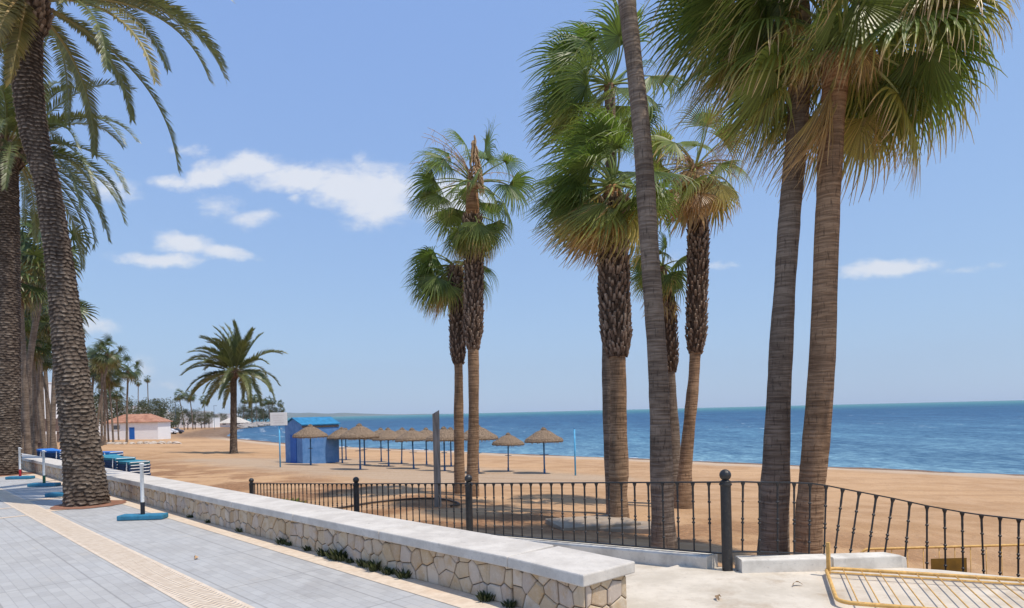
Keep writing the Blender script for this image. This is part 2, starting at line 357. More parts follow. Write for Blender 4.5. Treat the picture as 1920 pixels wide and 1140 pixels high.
M['royal'] = plain('royal_blue_fabric', (.03, .19, .58), .55, .15, 5)
M['navyfab'] = plain('navy_lounger_fabric', (.02, .07, .17), .6, .2, 8)
M['yellow'] = plain('yellow_barrier_paint', (.66, .39, .12), .6, .22, 14, dirt=(.36, .17, .06))
M['ochre'] = plain('dark_ochre_plate', (.19, .10, .012), .6, .3, 7)
M['grout'] = plain('red_earth', (.27, .13, .08), .95, .35, 7, dirt=(.16, .12, .08))
def _wood(n):
    o = obco(n); a = n.noise(n.mapping(o, (14, 14, 1.2)), 1, 5, .65)
    c = n.mix(n.maprange(a, .35, .65), (.20, .175, .155), (.36, .32, .285)); return pr(n, c, .85, a, .6, .015)
M['wood'] = mat('weathered_grey_timber', _wood)
M['pipe'] = plain('dark_rubber_hose', (.06, .04, .03), .6, .3, 12)
M['rock'] = plain('pale_rock', (.52, .45, .38), .95, .3, 1.5, dirt=(.3, .24, .18))
M['greyrock'] = plain('grey_breakwater_rock', (.30, .27, .25), .95, .35, .6, dirt=(.17, .14, .12))
M['yellowgreen'] = plain('yellow_green_plastic', (.45, .48, .03), .5, .15, 5)
M['brownwall'] = plain('brown_brick_wall', (.20, .14, .115), .9, .3, 3)
M['bark'] = plain('tree_bark', (.13, .095, .07), .95, .35, 4)
M['hill'] = plain('distant_hill', (.10, .13, .10), .95, .2, .001)
M['car'] = plain('white_car_paint', (.7, .7, .72), .3, .03, 2, spec=.6)
M['carred'] = plain('dark_car_paint', (.10, .10, .13), .3, .03, 2, spec=.6)
M['tyre'] = plain('tyre_rubber', (.02, .02, .02), .8, .1, 2)
M['slabgrey'] = plain('grey_slab_concrete', (.34, .27, .20), .9, .2, 3, dirt=(.45, .28, .15))
M['lightsand'] = plain('pale_paving', (.55, .50, .44), .9, .12, 1.5)

# ------------------------------------------------------------ mesh helpers
class MB:
    def __init__(s): s.v = []; s.f = []; s.uv = []; s.mi = []
    def quad(s, pts, uv=None, mi=0):
        b = len(s.v); s.v.extend(pts); s.f.append(tuple(range(b, b+len(pts)))); s.uv.append(uv); s.mi.append(mi)
    def grid(s, rows, uvs=None, close=False, mi=0):
        """rows: list of lists of points; uvs the same shape of (u,v)"""
        b = len(s.v); n = len(rows[0])
        for r in rows: s.v.extend(r)
        for i in range(len(rows)-1):
            for j in range(n if close else n-1):
                k = (j+1) % n
                s.f.append((b+i*n+j, b+i*n+k, b+(i+1)*n+k, b+(i+1)*n+j))
                s.uv.append((uvs[i][j], uvs[i][k], uvs[i+1][k], uvs[i+1][j]) if uvs else None); s.mi.append(mi)
        return b
    def face(s, idx, uv=None, mi=0): s.f.append(tuple(idx)); s.uv.append(uv); s.mi.append(mi)
    def box(s, c, d, rot=None, mi=0, taper=1):
        h = Vector(d)/2; P = []
        for sx, sy, sz in ((-1,-1,-1),(1,-1,-1),(1,1,-1),(-1,1,-1),(-1,-1,1),(1,-1,1),(1,1,1),(-1,1,1)):
            t = taper if sz > 0 else 1
            p = Vector((sx*h.x*t, sy*h.y*t, sz*h.z))
            if rot is not None: p = rot @ p
            P.append(tuple(p+Vector(c)))
        b = len(s.v); s.v.extend(P)
        for q in ((0,3,2,1),(4,5,6,7),(0,1,5,4),(1,2,6,5),(2,3,7,6),(3,0,4,7)): s.face([b+i for i in q], None, mi)
    def tube(s, path, rad, n=8, cap=True, mi=0, uvf=None, jit=0, rng=None):
        path = [Vector(p) for p in path]; L = len(path)
        if not isinstance(rad, (list, tuple)): rad = [rad]*L
        rows = []; uvs = []; ref = None
        for i in range(L):
            t = (path[min(i+1, L-1)]-path[max(i-1, 0)]).normalized()
            if ref is None: ref = Vector((1, 0, 0)) if abs(t.x) < .9 else Vector((0, 1, 0))
            a = (ref-t*ref.dot(t)).normalized(); ref = a; b = t.cross(a)
            row = []
            for j in range(n):
                th = 2*math.pi*j/n; r = rad[i]*(1+(rng.uniform(-jit, jit) if rng else 0))
                row.append(tuple(path[i]+a*(math.cos(th)*r)+b*(math.sin(th)*r)))
            rows.append(row); q = uvf(i/(L-1)) if uvf else (0, i/(L-1)); uvs.append([q]*n)
        b0 = s.grid(rows, uvs, True, mi)
        if cap:
            s.face([b0+j for j in reversed(range(n))], [uvs[0][0]]*n, mi); e = b0+(L-1)*n
            s.face([e+j for j in range(n)], [uvs[-1][0]]*n, mi)
    def lathe(s, prof, n=16, c=(0, 0, 0), mi=0):
        rows = [[(c[0]+r*math.cos(2*math.pi*j/n), c[1]+r*math.sin(2*math.pi*j/n), c[2]+z) for j in range(n)] for r, z in prof]
        s.grid(rows, None, True, mi)
    def build(s, name, mats, parent=None, smooth=False, bevel=0):
        me = bpy.data.meshes.new(name); me.from_pydata([tuple(p) for p in s.v], [], s.f)
        if any(u is not None for u in s.uv):
            lay = me.uv_layers.new(name='UVMap'); arr = []
            for f, u in zip(s.f, s.uv):
                if u is None: arr.extend([0.0, .5]*len(f))
                else:
                    for q in u: arr.extend(q)
            lay.data.foreach_set('uv', arr)
        for m in (mats if isinstance(mats, list) else [mats]): me.materials.append(M[m])
        if any(s.mi): me.polygons.foreach_set('material_index', s.mi)
        if smooth: me.polygons.foreach_set('use_smooth', [True]*len(s.f))
        me.update()
        o = bpy.data.objects.new(name, me); C.objects.link(o)
        if parent: o.parent = parent
        if bevel:
            md = o.modifiers.new('bevel', 'BEVEL'); md.width = bevel; md.segments = 2; md.limit_method = 'ANGLE'
        return o
def thing(name, label, cat, loc=(0, 0, 0), rz=0, group=None):
    o = bpy.data.objects.new(name, None); C.objects.link(o); o.location = loc; o.rotation_euler = (0, 0, rz); o.empty_display_size = .2
    o['label'] = label; o['category'] = cat
    if group: o['group'] = group
    return o
def tag(o, label, cat, group=None):
    o['label'] = label; o['category'] = cat
    if group: o['group'] = group
    return o
def struct(o, kind='structure'): o['kind'] = kind; return o
def local(mb, o):
    """move a mesh builder's world points into the frame of its thing (no rotation)"""
    L = o.location; mb.v = [(p[0]-L.x, p[1]-L.y, p[2]-L.z) for p in mb.v]; return mb
def dup(root, loc, rz=0, sc=1, label=None, group=None):
    r = root.copy(); C.objects.link(r); r.location = loc; r.rotation_euler = (0, 0, rz)
    r.scale = (sc, sc, sc) if not isinstance(sc, tuple) else sc
    if label: r['label'] = label
    if group: r['group'] = group
    for ch in list(root.children):
        c = ch.copy(); C.objects.link(c); c.parent = r
        for g in ch.children:
            d = g.copy(); C.objects.link(d); d.parent = c
    return r

# ------------------------------------------------------------ terrain
def smooth(x): x = max(0, min(1, x)); return x*x*(3-2*x)
def interp(x, pts):
    if x <= pts[0][0]: return pts[0][1]
    for (a, b), (c, d) in zip(pts, pts[1:]):
        if x <= c: return b+(d-b)*(x-a)/(c-a)
    return pts[-1][1]
Q2 = math.sqrt(2)
def UV(X, Y): return (Y-X)/Q2, (X+Y)/Q2
def XY(u, v): return (v-u)/Q2, (u+v)/Q2
FENCE = [(2.15, 6.5, 0.0), (-.67, 9.5, -.28), (-2.93, 11.9, -.5), (-6.35, 15.5, -.81)]
def zf(u): return interp(u, [(3.08, 0), (7.19, -.28), (10.5, -.5), (15.45, -.81), (22, -.95), (60, -1.1)])
SH = [(-3000, 46), (44, 47), (90, 47), (140, 56), (170, 65), (267, 107), (368, 167), (425, 203), (440, 190), (452, 120), (470, 0), (560, -200), (2500, -1200)]
def zg(X, Y):
    u, v = UV(X, Y)
    f1 = interp(v, [(4.3, -.15), (6.3, -.2), (8.5, -.6), (11, -.85), (14, -.97), (18, -1.25), (23, -1.62), (30, -1.95), (40, -4), (80, -9)])
    f1 -= .55*smooth((4.5-u)/3.5)*smooth((v-6.6)/1.5)*smooth((20-v)/8)
    f1 = min(f1, zf(u)-.06)
    q = interp(u, SH)-v
    f2 = interp(q, [(-400, -25), (-20, -4), (0, -2.65), (4, -2.42), (12, -2.05), (20, -1.80), (60, -1.35), (200, .3), (900, 3)])
    z = max(f1, f2) if u < 75 else f1+(f2-f1)*1 if f2 > f1 else f1
    if v > 6.8: z += .05*(mn.noise(Vector((X*.35, Y*.35, 0))))+.02*mn.noise(Vector((X*1.3, Y*1.3, 3)))
    if u < 16 and v < 6.35: z = min(z, zf(u)-.3)
    return z
def sp_(a, b, step): return list(np.arange(a, b, step))
us = sp_(-900, -100, 60)+sp_(-100, -10, 6)+sp_(-10, 30, .4)+sp_(30, 100, 2)+sp_(100, 460, 5)+sp_(460, 2500, 80)
vs = sp_(-900, -20, 60)+sp_(-20, 4, 6)+[4.42]+sp_(4.6, 30, .4)+sp_(30, 60, 1)+sp_(60, 220, 5)+sp_(220, 700, 60)
g = MB(); rows = []
for u in us:
    r = []
    for v in vs:
        X, Y = XY(u, v); z = zg(X, Y)
        if v < 4.4: z = min(z, -.5)
        r.append((X, Y, z))
    rows.append(r)
g.grid(rows); struct(g.build('sand_beach', 'sand', smooth=True))
# sea
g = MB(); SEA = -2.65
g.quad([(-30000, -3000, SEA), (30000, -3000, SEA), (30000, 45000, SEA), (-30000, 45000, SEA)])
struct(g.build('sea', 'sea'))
# foam along the waterline
g = MB()
def strip(offs, u0, u1, st):
    r = []; uvs = []
    u = u0
    while u <= u1:
        wob = .35*mn.noise(Vector((u*.11, offs[0]*.3, 0)))+.8*mn.noise(Vector((u*.02, 5, offs[0])))
        r.append([(*XY(u, interp(u, SH)+o+wob), SEA+.012) for o in offs])
        uvs.append([(abs(i-(len(offs)-1)/2)/((len(offs)-1)/2), .5) for i in range(len(offs))]); u += st
    g.grid(r, uvs)
strip([-.5, 0, .4, .9], -60, 120, .8); strip([1.6, 2.0, 2.5, 3.0], 100, 260, 2)
strip([-1, 0, 1.5, 3], 110, 300, 2); strip([8, 9, 10.5, 12], 130, 330, 2); strip([15, 16, 18, 19], 140, 250, 2); strip([24, 25, 26.5, 28], 150, 330, 2)
struct(g.build('sea_foam', 'foam'), 'stuff')
# far hills over the bay
g = MB(); rows = []
for i in range(60):
    t = i/59; X = -7600+7000*t
    h = 330*math.exp(-((t-.10)/.22)**2)+170*math.exp(-((t-.42)/.16)**2)+60*math.exp(-((t-.72)/.12)**2)
    h = max(0, h*.5*(1+.25*mn.noise(Vector((t*14, 0, 0))))-8)
    rows.append([(X, 17200, SEA-30), (X, 17800, SEA+h*.5-2), (X, 18600, SEA+h-4), (X, 20500, SEA-30)])
g.grid(rows); struct(g.build('distant_hills', 'hill', smooth=True))

# ------------------------------------------------------------ promenade
WP = [(.52, 4.83), (-.02, 5.46), (-4.13, 9.5), (-7.3, 12.72), (-22, 27.5), (-46, 51.6)]     # wall front line
g = MB()
e0, e1 = XY(-25, 4.42), XY(420, 4.42)
g.quad([(*XY(-25, -60), 0), (*XY(-25, 3.84), 0), (*XY(68, 3.84), 0), (*XY(68, -60), 0)])
struct(g.build('promenade_paving', 'paver'))
def vstrip(name, u0, u1, v0, v1, m, z=.004):
    g = MB(); g.quad([(*XY(u0, v0), z), (*XY(u0, v1), z), (*XY(u1, v1), z), (*XY(u1, v0), z)]); return struct(g.build(name, m))
vstrip('cream_border', -25, 68, 3.50, 3.84, 'cream')
vstrip('tactile_strip', -25, 68, 1.94, 2.33, 'tactile')
for k, uu in enumerate([14.3, 15.9, 19.5, 24, 29, 35, 42, 50]):
    vstrip('cream_cross_strip', uu, uu+.13 if k < 2 else uu+.3, -20, 1.94, 'cream')
for uu in [14.6, 16.9, 25.4, 28, 37]:
    vstrip('cream_pit_border', uu, uu+.4, 2.33, 3.50, 'cream')
# apron of concrete beyond the end of the wall, and the ramp between wall and railing
g = MB()
g.quad([(*XY(-25, 3.84), -.004), (14, -6, -.004), (9.0, 3.4, -.004), (5.0, 5.78, -.004), (4.2, 6.30, -.004), (3.85, 6.45, -.004), (2.1, 6.45, -.004), (1.9, 6.9, -.004), (*XY(3.9, 3.84), -.004)])
rows = []
for i in range(26):
    u = 3.0+i*.55; rows.append([(*XY(u, 3.9), zf(u)-.006), (*XY(u, 6.25+.02*(u-3)), zf(u)-.006)])
g.grid(rows); struct(g.build('concrete_apron', 'concrete'))
# dark earth pit under the palms' feet
def pit(name, X, Y, r, z):
    g = MB(); n = 28; rr = random.Random(int(r*100)+int(X))
    p = [(X+r*(1+rr.uniform(-.08, .08))*math.cos(2*math.pi*i/n), Y+r*(1+rr.uniform(-.08, .08))*math.sin(2*math.pi*i/n), z) for i in range(n)]
    g.quad(p); return struct(g.build(name, 'grout'))
pit('tree_pit', -8.5, 12.8, .66, .009); pit('tree_pit', -16.5, 21, .75, .009)

# ---- rubble parapet with coping
wall = thing('stone_wall', 'low cream rubble stone wall with thick grey coping along the promenade', 'wall', (0, 0, 0))
def lerp2(a, b, t): return (a[0]+(b[0]-a[0])*t, a[1]+(b[1]-a[1])*t)
def offs(a, b, d):
    dx, dy = b[0]-a[0], b[1]-a[1]; L = math.hypot(dx, dy); return (-dy/L*d, dx/L*d)
WT = .47; ZC0, ZC1 = .335, .43
# mortar core
g = MB()
def sea_side(i):
    a, b = (WP[i], WP[i+1]) if i < len(WP)-1 else (WP[i-1], WP[i])
    o = offs(a, b, WT); return (WP[i][0]-o[0], WP[i][1]-o[1])
back = [sea_side(i) for i in range(len(WP))]
dx = Vector((.707, -.707))
rows = []
for i in range(len(WP)):
    f, b = WP[i], back[i]
    rows.append([(f[0], f[1], -.02), (f[0], f[1], ZC0), (b[0], b[1], ZC0), (b[0], b[1], -1.6)])
g.grid(rows); g.quad(rows[0]); g.quad(rows[-1]); g.build('wall_core', 'mortar', wall)
# stones: jittered cells clipped from a relaxed grid, pushed proud of the core
rs = random.Random(5)
def stone_face(A, B, n3, z0, z1, mb, L0=0):
    """irregular polygons over the strip A-B, z0..z1, facing n3"""
    L = math.hypot(B[0]-A[0], B[1]-A[1]); ex = Vector(((B[0]-A[0])/L, (B[1]-A[1])/L, 0)); H = z1-z0
    nc = max(1, int(round(L/.165))); nr = 2
    # seeds of a jittered Voronoi diagram
    pts = []
    for i in range(-1, nc+1):
        for j in range(nr+1):
            pts.append(((i+.5+rs.uniform(-.34, .34)+(.5 if j % 2 else 0))*L/nc, (j+.32+rs.uniform(-.3, .3))*H/(nr)))
    for k, (cx, cy) in enumerate(pts):
        poly = [(0, 0), (L, 0), (L, H), (0, H)]
        for m_, (qx, qy) in enumerate(pts):
            if m_ == k or abs(qx-cx) > .7: continue
            mx, my = (cx+qx)/2, (cy+qy)/2; nx, ny = qx-cx, qy-cy; out = []
            for a in range(len(poly)):
                p, q = poly[a], poly[(a+1) % len(poly)]
                dp = (p[0]-mx)*nx+(p[1]-my)*ny; dq = (q[0]-mx)*nx+(q[1]-my)*ny
                if dp <= 0: out.append(p)
                if dp*dq < 0: t = dp/(dp-dq); out.append((p[0]+(q[0]-p[0])*t, p[1]+(q[1]-p[1])*t))
            poly = out
            if len(poly) < 3: break
        if len(poly) < 3: continue
        gx = sum(p[0] for p in poly)/len(poly); gy = sum(p[1] for p in poly)/len(poly)
        area = abs(sum(poly[i][0]*poly[(i+1) % len(poly)][1]-poly[(i+1) % len(poly)][0]*poly[i][1] for i in range(len(poly))))/2
        if area < .0015: continue
        hh = rs.uniform(.010, .032); col = (rs.random(), .5)
        def ring(ins, out_):
            r = []
            for (x, y) in poly:
                d = math.hypot(x-gx, y-gy); s_ = max(0, (d-ins)/d) if d > 0 else 0
                x2, y2 = gx+(x-gx)*s_, gy+(y-gy)*s_
                r.append(tuple(Vector((A[0], A[1], z0))+ex*x2+Vector((0, 0, y2))+n3*out_))
            return r
        R0, R1, R2 = ring(.0045, .001), ring(.007, hh*.7), ring(.020, hh)
        n_ = len(poly); b = len(mb.v); mb.v.extend(R0+R1+R2)
        for l in range(2):
            for i in range(n_):
                j = (i+1) % n_; mb.face([b+l*n_+i, b+l*n_+j, b+(l+1)*n_+j, b+(l+1)*n_+i], [col]*4)
        mb.face([b+2*n_+i for i in range(n_)], [col]*n_)
g = MB()
for i in range(len(WP)-1):
    a, b = WP[i], WP[i+1]; o = offs(a, b, 1)
    L = math.hypot(b[0]-a[0], b[1]-a[1]); ns = max(1, int(L/2.4))
    if i >= 4: ns = max(1, int(L/3))
    for k in range(ns):
        stone_face(lerp2(a, b, k/ns), lerp2(a, b, (k+1)/ns), Vector((o[0], o[1], 0)), 0, ZC0-.004, g)
stone_face(back[0], WP[0], Vector((.707, -.707, 0)), 0, ZC0-.004, g)
g.build('rubble_stones', 'stone', wall, smooth=False)
# coping slabs
def coping(a, b, first=False):
    o = offs(a, b, 1); L = math.hypot(b[0]-a[0], b[1]-a[1]); e = ((b[0]-a[0])/L, (b[1]-a[1])/L)
    s0 = -.05 if first else .004; s1 = L-.004
    g = MB(); P = []
    for z in (ZC0, ZC1):
        for (s, d) in ((s0, .07), (s1, .07), (s1, -WT-.07), (s0, -WT-.07)):
            P.append((a[0]+e[0]*s+o[0]*d, a[1]+e[1]*s+o[1]*d, z))
    g.v = P
    for q in ((0, 1, 2, 3), (7, 6, 5, 4), (0, 4, 5, 1), (1, 5, 6, 2), (2, 6, 7, 3), (3, 7, 4, 0)): g.face(q)
    g.build('coping_slab', 'coping', wall, bevel=.012)
for i in range(len(WP)-1):
    a, b = WP[i], WP[i+1]; L = math.hypot(b[0]-a[0], b[1]-a[1]); ns = max(1, int(round(L/(2.0 if i < 4 else 3))))
    for k in range(ns): coping(lerp2(a, b, k/ns), lerp2(a, b, (k+1)/ns), i == 0 and k == 0)

# ------------------------------------------------------------ railing
rail = thing('iron_railing', 'black iron railing with thin collared balusters and ball topped posts', 'railing', (2.15, 6.5, 0))
def ball_post(p, h, r=.052):
    g = MB(); x, y, z = p
    g.lathe([(0, 0), (r*1.35, 0), (r*1.35, .02), (r, .03), (r, h-.17), (r*1.2, h-.16), (r*1.2, h-.145), (r*.95, h-.14), (r*.95, h-.12), (r*.6, h-.105)], 20, p)
    for i in range(1): pass
    prof = [(max(.001, .058*math.sin(math.pi*k/12)), h-.058-.058*math.cos(math.pi*k/12)) for k in range(13)]
    g.lathe(prof, 20, p); local(g, rail).build('post', 'black', rail, smooth=False)
for (x, y, z) in FENCE: ball_post((x, y, z-.04), 1.06)
def baluster_mesh():
    g = MB(); r = .0095
    prof = [(r, 0), (r, .05)]
    for zc in (.12, .30, .34, .52):
        prof += [(r, zc-.012), (r*1.75, zc-.006), (r*1.75, zc+.006), (r, zc+.012)]
    prof += [(r*1.25, .58), (r*1.15, .64), (r*1.3, .68), (r*2.4, .712), (r*2.4, .72)]
    g.lathe(prof, 8); return g
bal0 = None
def baluster(p, q):
    global bal0
    p, q = Vector(p), Vector(q); d = q-p
    if bal0 is None: o = baluster_mesh().build('baluster', 'black', rail); bal0 = o
    else: o = bal0.copy(); C.objects.link(o)
    o.location = p-rail.location; o.scale = (1, 1, d.length/.72); o.rotation_euler = d.to_track_quat('Z', 'Y').to_euler()
def flatbar(mb, a, b, w, h):
    a, b = Vector(a), Vector(b); d = (b-a); L = d.length; q = d.to_track_quat('X', 'Z').to_matrix()
    mb.box((a+b)/2, (L, w, h), q)
for i in range(3):
    a, b = Vector(FENCE[i]), Vector(FENCE[i+1]); n = (22, 18, 27)[i]
    for k in range(1, n):
        p = a.lerp(b, k/n); baluster(p+Vector((0, 0, .165)), p+Vector((0, 0, .885)))
    for z, hh, nm in ((.890, .014, 'top_rail'), (.160, .014, 'bottom_rail')):
        g = MB(); flatbar(g, a+Vector((0, 0, z)), b+Vector((0, 0, z)), .035, hh); local(g, rail).build(nm, 'black', rail)
# right hand run: level at first, then stepping down towards the beach
tops = [(1393, 904), (1424, 905), (1458, 905), (1489, 906), (1519, 907), (1549, 911), (1580, 917), (1611, 923), (1643, 929), (1674, 935), (1706, 942), (1738, 949), (1771, 955), (1804, 961), (1840, 966), (1875, 970), (1910, 974), (1947, 978), (1985, 982)]
bots = [(1392, 1034), (1424, 1035), (1458, 1036), (1489, 1037), (1517, 1039), (1545, 1046), (1564, 1048), (1592, 1053), (1625, 1059), (1655, 1064), (1695, 1068), (1738, 1077), (1773, 1082), (1806, 1087), (1845, 1091), (1875, 1095), (1909, 1099), (1948, 1103), (1986, 1107)]
prev = None; gt, gb = MB(), MB()
for i, ((x, y), (x2, y2)) in enumerate(zip(tops, bots)):
    Z = 6.5+.02*i; t, b = at(x, y, Z), at(x2, y2, Z)
    baluster(b, t)
    if prev is None: prev = (Vector((2.2, 6.5, t.z)), Vector((2.2, 6.5, b.z)))
    flatbar(gt, prev[0]+Vector((0, 0, .004)), t+Vector((0, 0, .004)), .035, .014); flatbar(gb, prev[1], b, .035, .012); prev = (t, b)
local(gt, rail).build('top_rail', 'black', rail); local(gb, rail).build('bottom_rail', 'black', rail)

# kerbs under the railing
def kerb(pts, w, h0, h1, lab):
    """pts (x,y,z) along the sea-side; extruded"""
    g = MB(); rows = []
    for i, p in enumerate(pts):
        a, b = (pts[i], pts[i+1]) if i < len(pts)-1 else (pts[i-1], pts[i])
        dx, dy = b[0]-a[0], b[1]-a[1]; L = math.hypot(dx, dy); nx, ny = -dy/L*w/2, dx/L*w/2
        rows.append([(p[0]-nx*1.1, p[1]-ny*1.1, p[2]+h0), (p[0]-nx, p[1]-ny, p[2]+h1), (p[0]+nx, p[1]+ny, p[2]+h1), (p[0]+nx, p[1]+ny, p[2]+h0-.5)])
    g.grid(rows); g.quad(rows[0][::-1]); g.quad(rows[-1]); o = g.build('concrete_kerb', 'kerb', bevel=.015); return tag(o, lab, 'kerb', 'whitewashed kerbs under the railing')
kerb([(2.03, 6.62, 0), (1.0, 7.72, -.10), (-.75, 9.58, -.28), (-2.98, 11.95, -.5), (-6.4, 15.55, -.81)], .22, -.03, .125, 'long white concrete kerb running left from the big ball topped post')
kerb([(3.14, 6.47, 0), (2.25, 6.47, 0)][::-1], .2, -.03, .125, 'short white concrete kerb just right of the big ball topped post')
kerb([(3.17, 6.49, 0), (3.83, 6.52, 0), (3.90, 6.56, -.03)], .2, -.03, .12, 'short white kerb stub behind the lying yellow barrier, with a rounded right end')

# ------------------------------------------------------------ yellow barriers
def barrier(name, label, corners, plate=None, feet=True, nb=14, rad=.017):
    """corners: BL, BR, TR, TL world points"""
    BL, BR, TR, TL = [Vector(c) for c in corners]
    t = thing(name, label, 'barrier', BL, group='yellow steel crowd barriers')
    ex = (BR-BL).normalized(); ey = (TL-BL).normalized(); L = (BR-BL).length; H = (TL-BL).length; n = ex.cross(ey).normalized(); rc = .12
    if n.z < -.5: n = -n
    def P(x, y, z=0): return BL+ex*x+ey*y+n*z
    path = []
    for cx, cy, a0 in ((rc, rc, 180), (L-rc, rc, 270), (L-rc, H-rc, 0), (rc, H-rc, 90)):
        for k in range(6): a = R(a0+k*18); path.append(P(cx+rc*math.cos(a), cy+rc*math.sin(a)))
    path.append(path[0]); g = MB(); g.tube(path, rad, 10, False); local(g, t).build('frame', 'yellow', t, smooth=True)
    g = MB(); g.tube([P(rad, H*.14), P(L-rad, H*.14)], .009, 6); local(g, t).build('lower_rail', 'yellow', t)
    for k in range(1, nb):
        x = L*k/nb; g = MB(); g.tube([P(x, .0), P(x, H)], .0062, 6); local(g, t).build('bar', 'yellow', t, smooth=True)
    if plate:
        g = MB(); x, y, w_, h_ = plate
        b = [P(x, y, .012), P(x+w_, y, .012), P(x+w_, y+h_, .012), P(x, y+h_, .012), P(x, y, .02), P(x+w_, y, .02), P(x+w_, y+h_, .02), P(x, y+h_, .02)]
        g.v = [tuple(q) for q in b]
        for q in ((0, 3, 2, 1), (4, 5, 6, 7), (0, 1, 5, 4), (1, 2, 6, 5), (2, 3, 7, 6), (3, 0, 4, 7)): g.face(q)
        local(g, t).build('plate', 'ochre', t)
    if feet:
        for x in (.02, L-.02):
            g = MB(); g.box(P(x, .16, .14), (.035, .02, .30) if False else (.03, .03, .03)); g = MB()
            g.tube([P(x, .10, -.03), P(x, .10, .27)], .022, 4); local(g, t).build('foot', 'yellow', t)
    return t
# lying flat in the foreground (its feet stick up)
A0 = at(1548, 1076, 6.28); A0.z = .05
e = Vector((1.0, -.40, 0)).normalized(); f_ = Vector((-.36, -1, 0)).normalized(); f_ = (f_-e*f_.dot(e)).normalized()
B0 = A0+e*2.3; D0 = A0+f_*1.18; C0 = B0+f_*1.18
barrier('crowd_barrier', 'yellow crowd barrier lying flat on the concrete in the right foreground', [A0, B0, C0, D0] if True else None, nb=15)
# standing on the lower sand beyond the railing
p0 = at(1612, 1030, 8.6); p1 = at(2080, 1017, 8.8); dn = Vector((0, 0, -1.0))
barrier('crowd_barrier', 'yellow crowd barrier with a dark plate standing on the sand behind the railing', [p0+dn, p1+dn, p1, p0], plate=(.98, .60, .50, .25), nb=16)

# ------------------------------------------------------------ palms
G = Vector((0, 0, -1))
def fan(mb, pet, org, az, el, Lp, Rb, dry, rng, nseg=34, wind=Vector((-1, 0, -.1)), wk=.5, droop=1.0, across=3, steps=6, roll=None, ragged=.12, tipdry=.5, spread=None):
    d = Vector((math.cos(az)*math.cos(el), math.sin(az)*math.cos(el), math.sin(el)))
    p = Vector(org); path = [p.copy()]; k = 6
    for i in range(k):
        d = (d+G*(.09*droop)+wind*(.06*wk)).normalized(); p = p+d*(Lp/k); path.append(p.copy())
    if pet is not None: pet.tube(path, [.032-.018*i/k for i in range(k+1)], 4, False, 0, lambda t: (min(1, dry+.15*(1-t)), .6))
    D = (d+G*rng.uniform(.05, .35)*droop+wind*rng.uniform(.1, .5)*wk).normalized()
    Sd = D.cross(Vector((0, 0, 1)))
    if Sd.length < .05: Sd = Vector((1, 0, 0))
    Sd.normalize(); Nn = Sd.cross(D).normalized()
    rl = rng.uniform(-.95, .95) if roll is None else roll
    Sd, Nn = Sd*math.cos(rl)+Nn*math.sin(rl), Nn*math.cos(rl)-Sd*math.sin(rl)
    A = spread or rng.uniform(1.65, 2.05); da = 2*A/nseg; ts = rng.uniform(.34, .46); fo = rng.uniform(.10, .45); clump = rng.uniform(0, 6)
    for i in range(nseg):
        a = -A+da*(i+.5); e = Sd*math.cos(a)-D*math.sin(a)
        L = Rb*(.80+.20*math.cos(a))*rng.uniform(1-ragged, 1)
        dd = (D*math.cos(a)+Sd*math.sin(a)-Nn*(.06+fo*(a/A)**2)).normalized()
        q = p.copy(); rows = []; uvs = []; dv = dd; cv_ = min(1, max(0, .5+rng.uniform(-.28, .28)+(.2 if i % 2 else -.2)))
        gk = (.95+.35*math.sin(a*4+clump))*rng.uniform(.6, 1.35); tw_ = rng.gauss(0, .22); wq = rng.uniform(.4, 1.5)
        for s in range(steps+1):
            t = s/steps
            if t <= ts: wd = max(.006, L*t*da*.50)
            else: wd = max(.003, L*ts*da*.42*(1-(t-ts)/(1-ts))**.75)
            sag = Nn*(-wd*.55)
            dr = min(1, dry+max(0, t-.62)*tipdry*2.2*gk)
            if across == 3: rows.append([q-e*wd, q+sag, q+e*wd]); uvs.append([(dr, cv_)]*3)
            else: rows.append([q-e*wd, q+e*wd]); uvs.append([(dr, cv_)]*2)
            fl = max(0, t-.22)
            dv = (dv+G*(fl*1.05*droop*gk)+wind*(fl*.62*wk*wq)+e*(tw_*fl)).normalized(); q = q+dv*(L/steps)
        mb.grid(rows, uvs)
def skirt(mb, org, n, L, rng, r0=.15, wind=Vector((-1, 0, 0)), wk=.3, dry=.9, nseg=14):
    for i in range(n):
        az = rng.uniform(0, 2*math.pi)
        fan(mb, mb, Vector(org)+Vector((math.cos(az)*r0, math.sin(az)*r0, -rng.uniform(0, .6))), az, rng.uniform(-1.3, -.9), rng.uniform(.25, .6), L*rng.uniform(.7, 1), min(1, dry+rng.uniform(-.1, .1)), rng, nseg, wind, wk, 1.2, 2, 5)
def fan_crown(mb, pet, org, n, Lp, Rb, seed, wk=.5, e0=85, e1=-50, nseg=34, across=3, steps=6, drylow=.5, az_bias=0, green=0.05, droop=1.0, azr=None, tipdry=.5, clear=None):
    rng = random.Random(seed)
    for i in range(n):
        t = (i+.5)/n; el = R(e0+(e1-e0)*t**.85+rng.uniform(-10, 10)); az = i*2.39996+rng.uniform(-.3, .3)
        if azr: az = azr[0]+rng.random()*(azr[1]-azr[0])
        if clear and el < R(clear) and math.sin(az) < -.45:      # keep the side towards the sea wind's lee open
            continue
        dry = green+max(0, (t-.55)/.45)**1.6*drylow+rng.uniform(0, .12)
        fan(mb, pet, org, az, el, Lp*rng.uniform(.85, 1.1), Rb*rng.uniform(.85, 1.08), dry, rng, nseg, wk=wk, across=across, steps=steps, droop=droop, tipdry=tipdry)
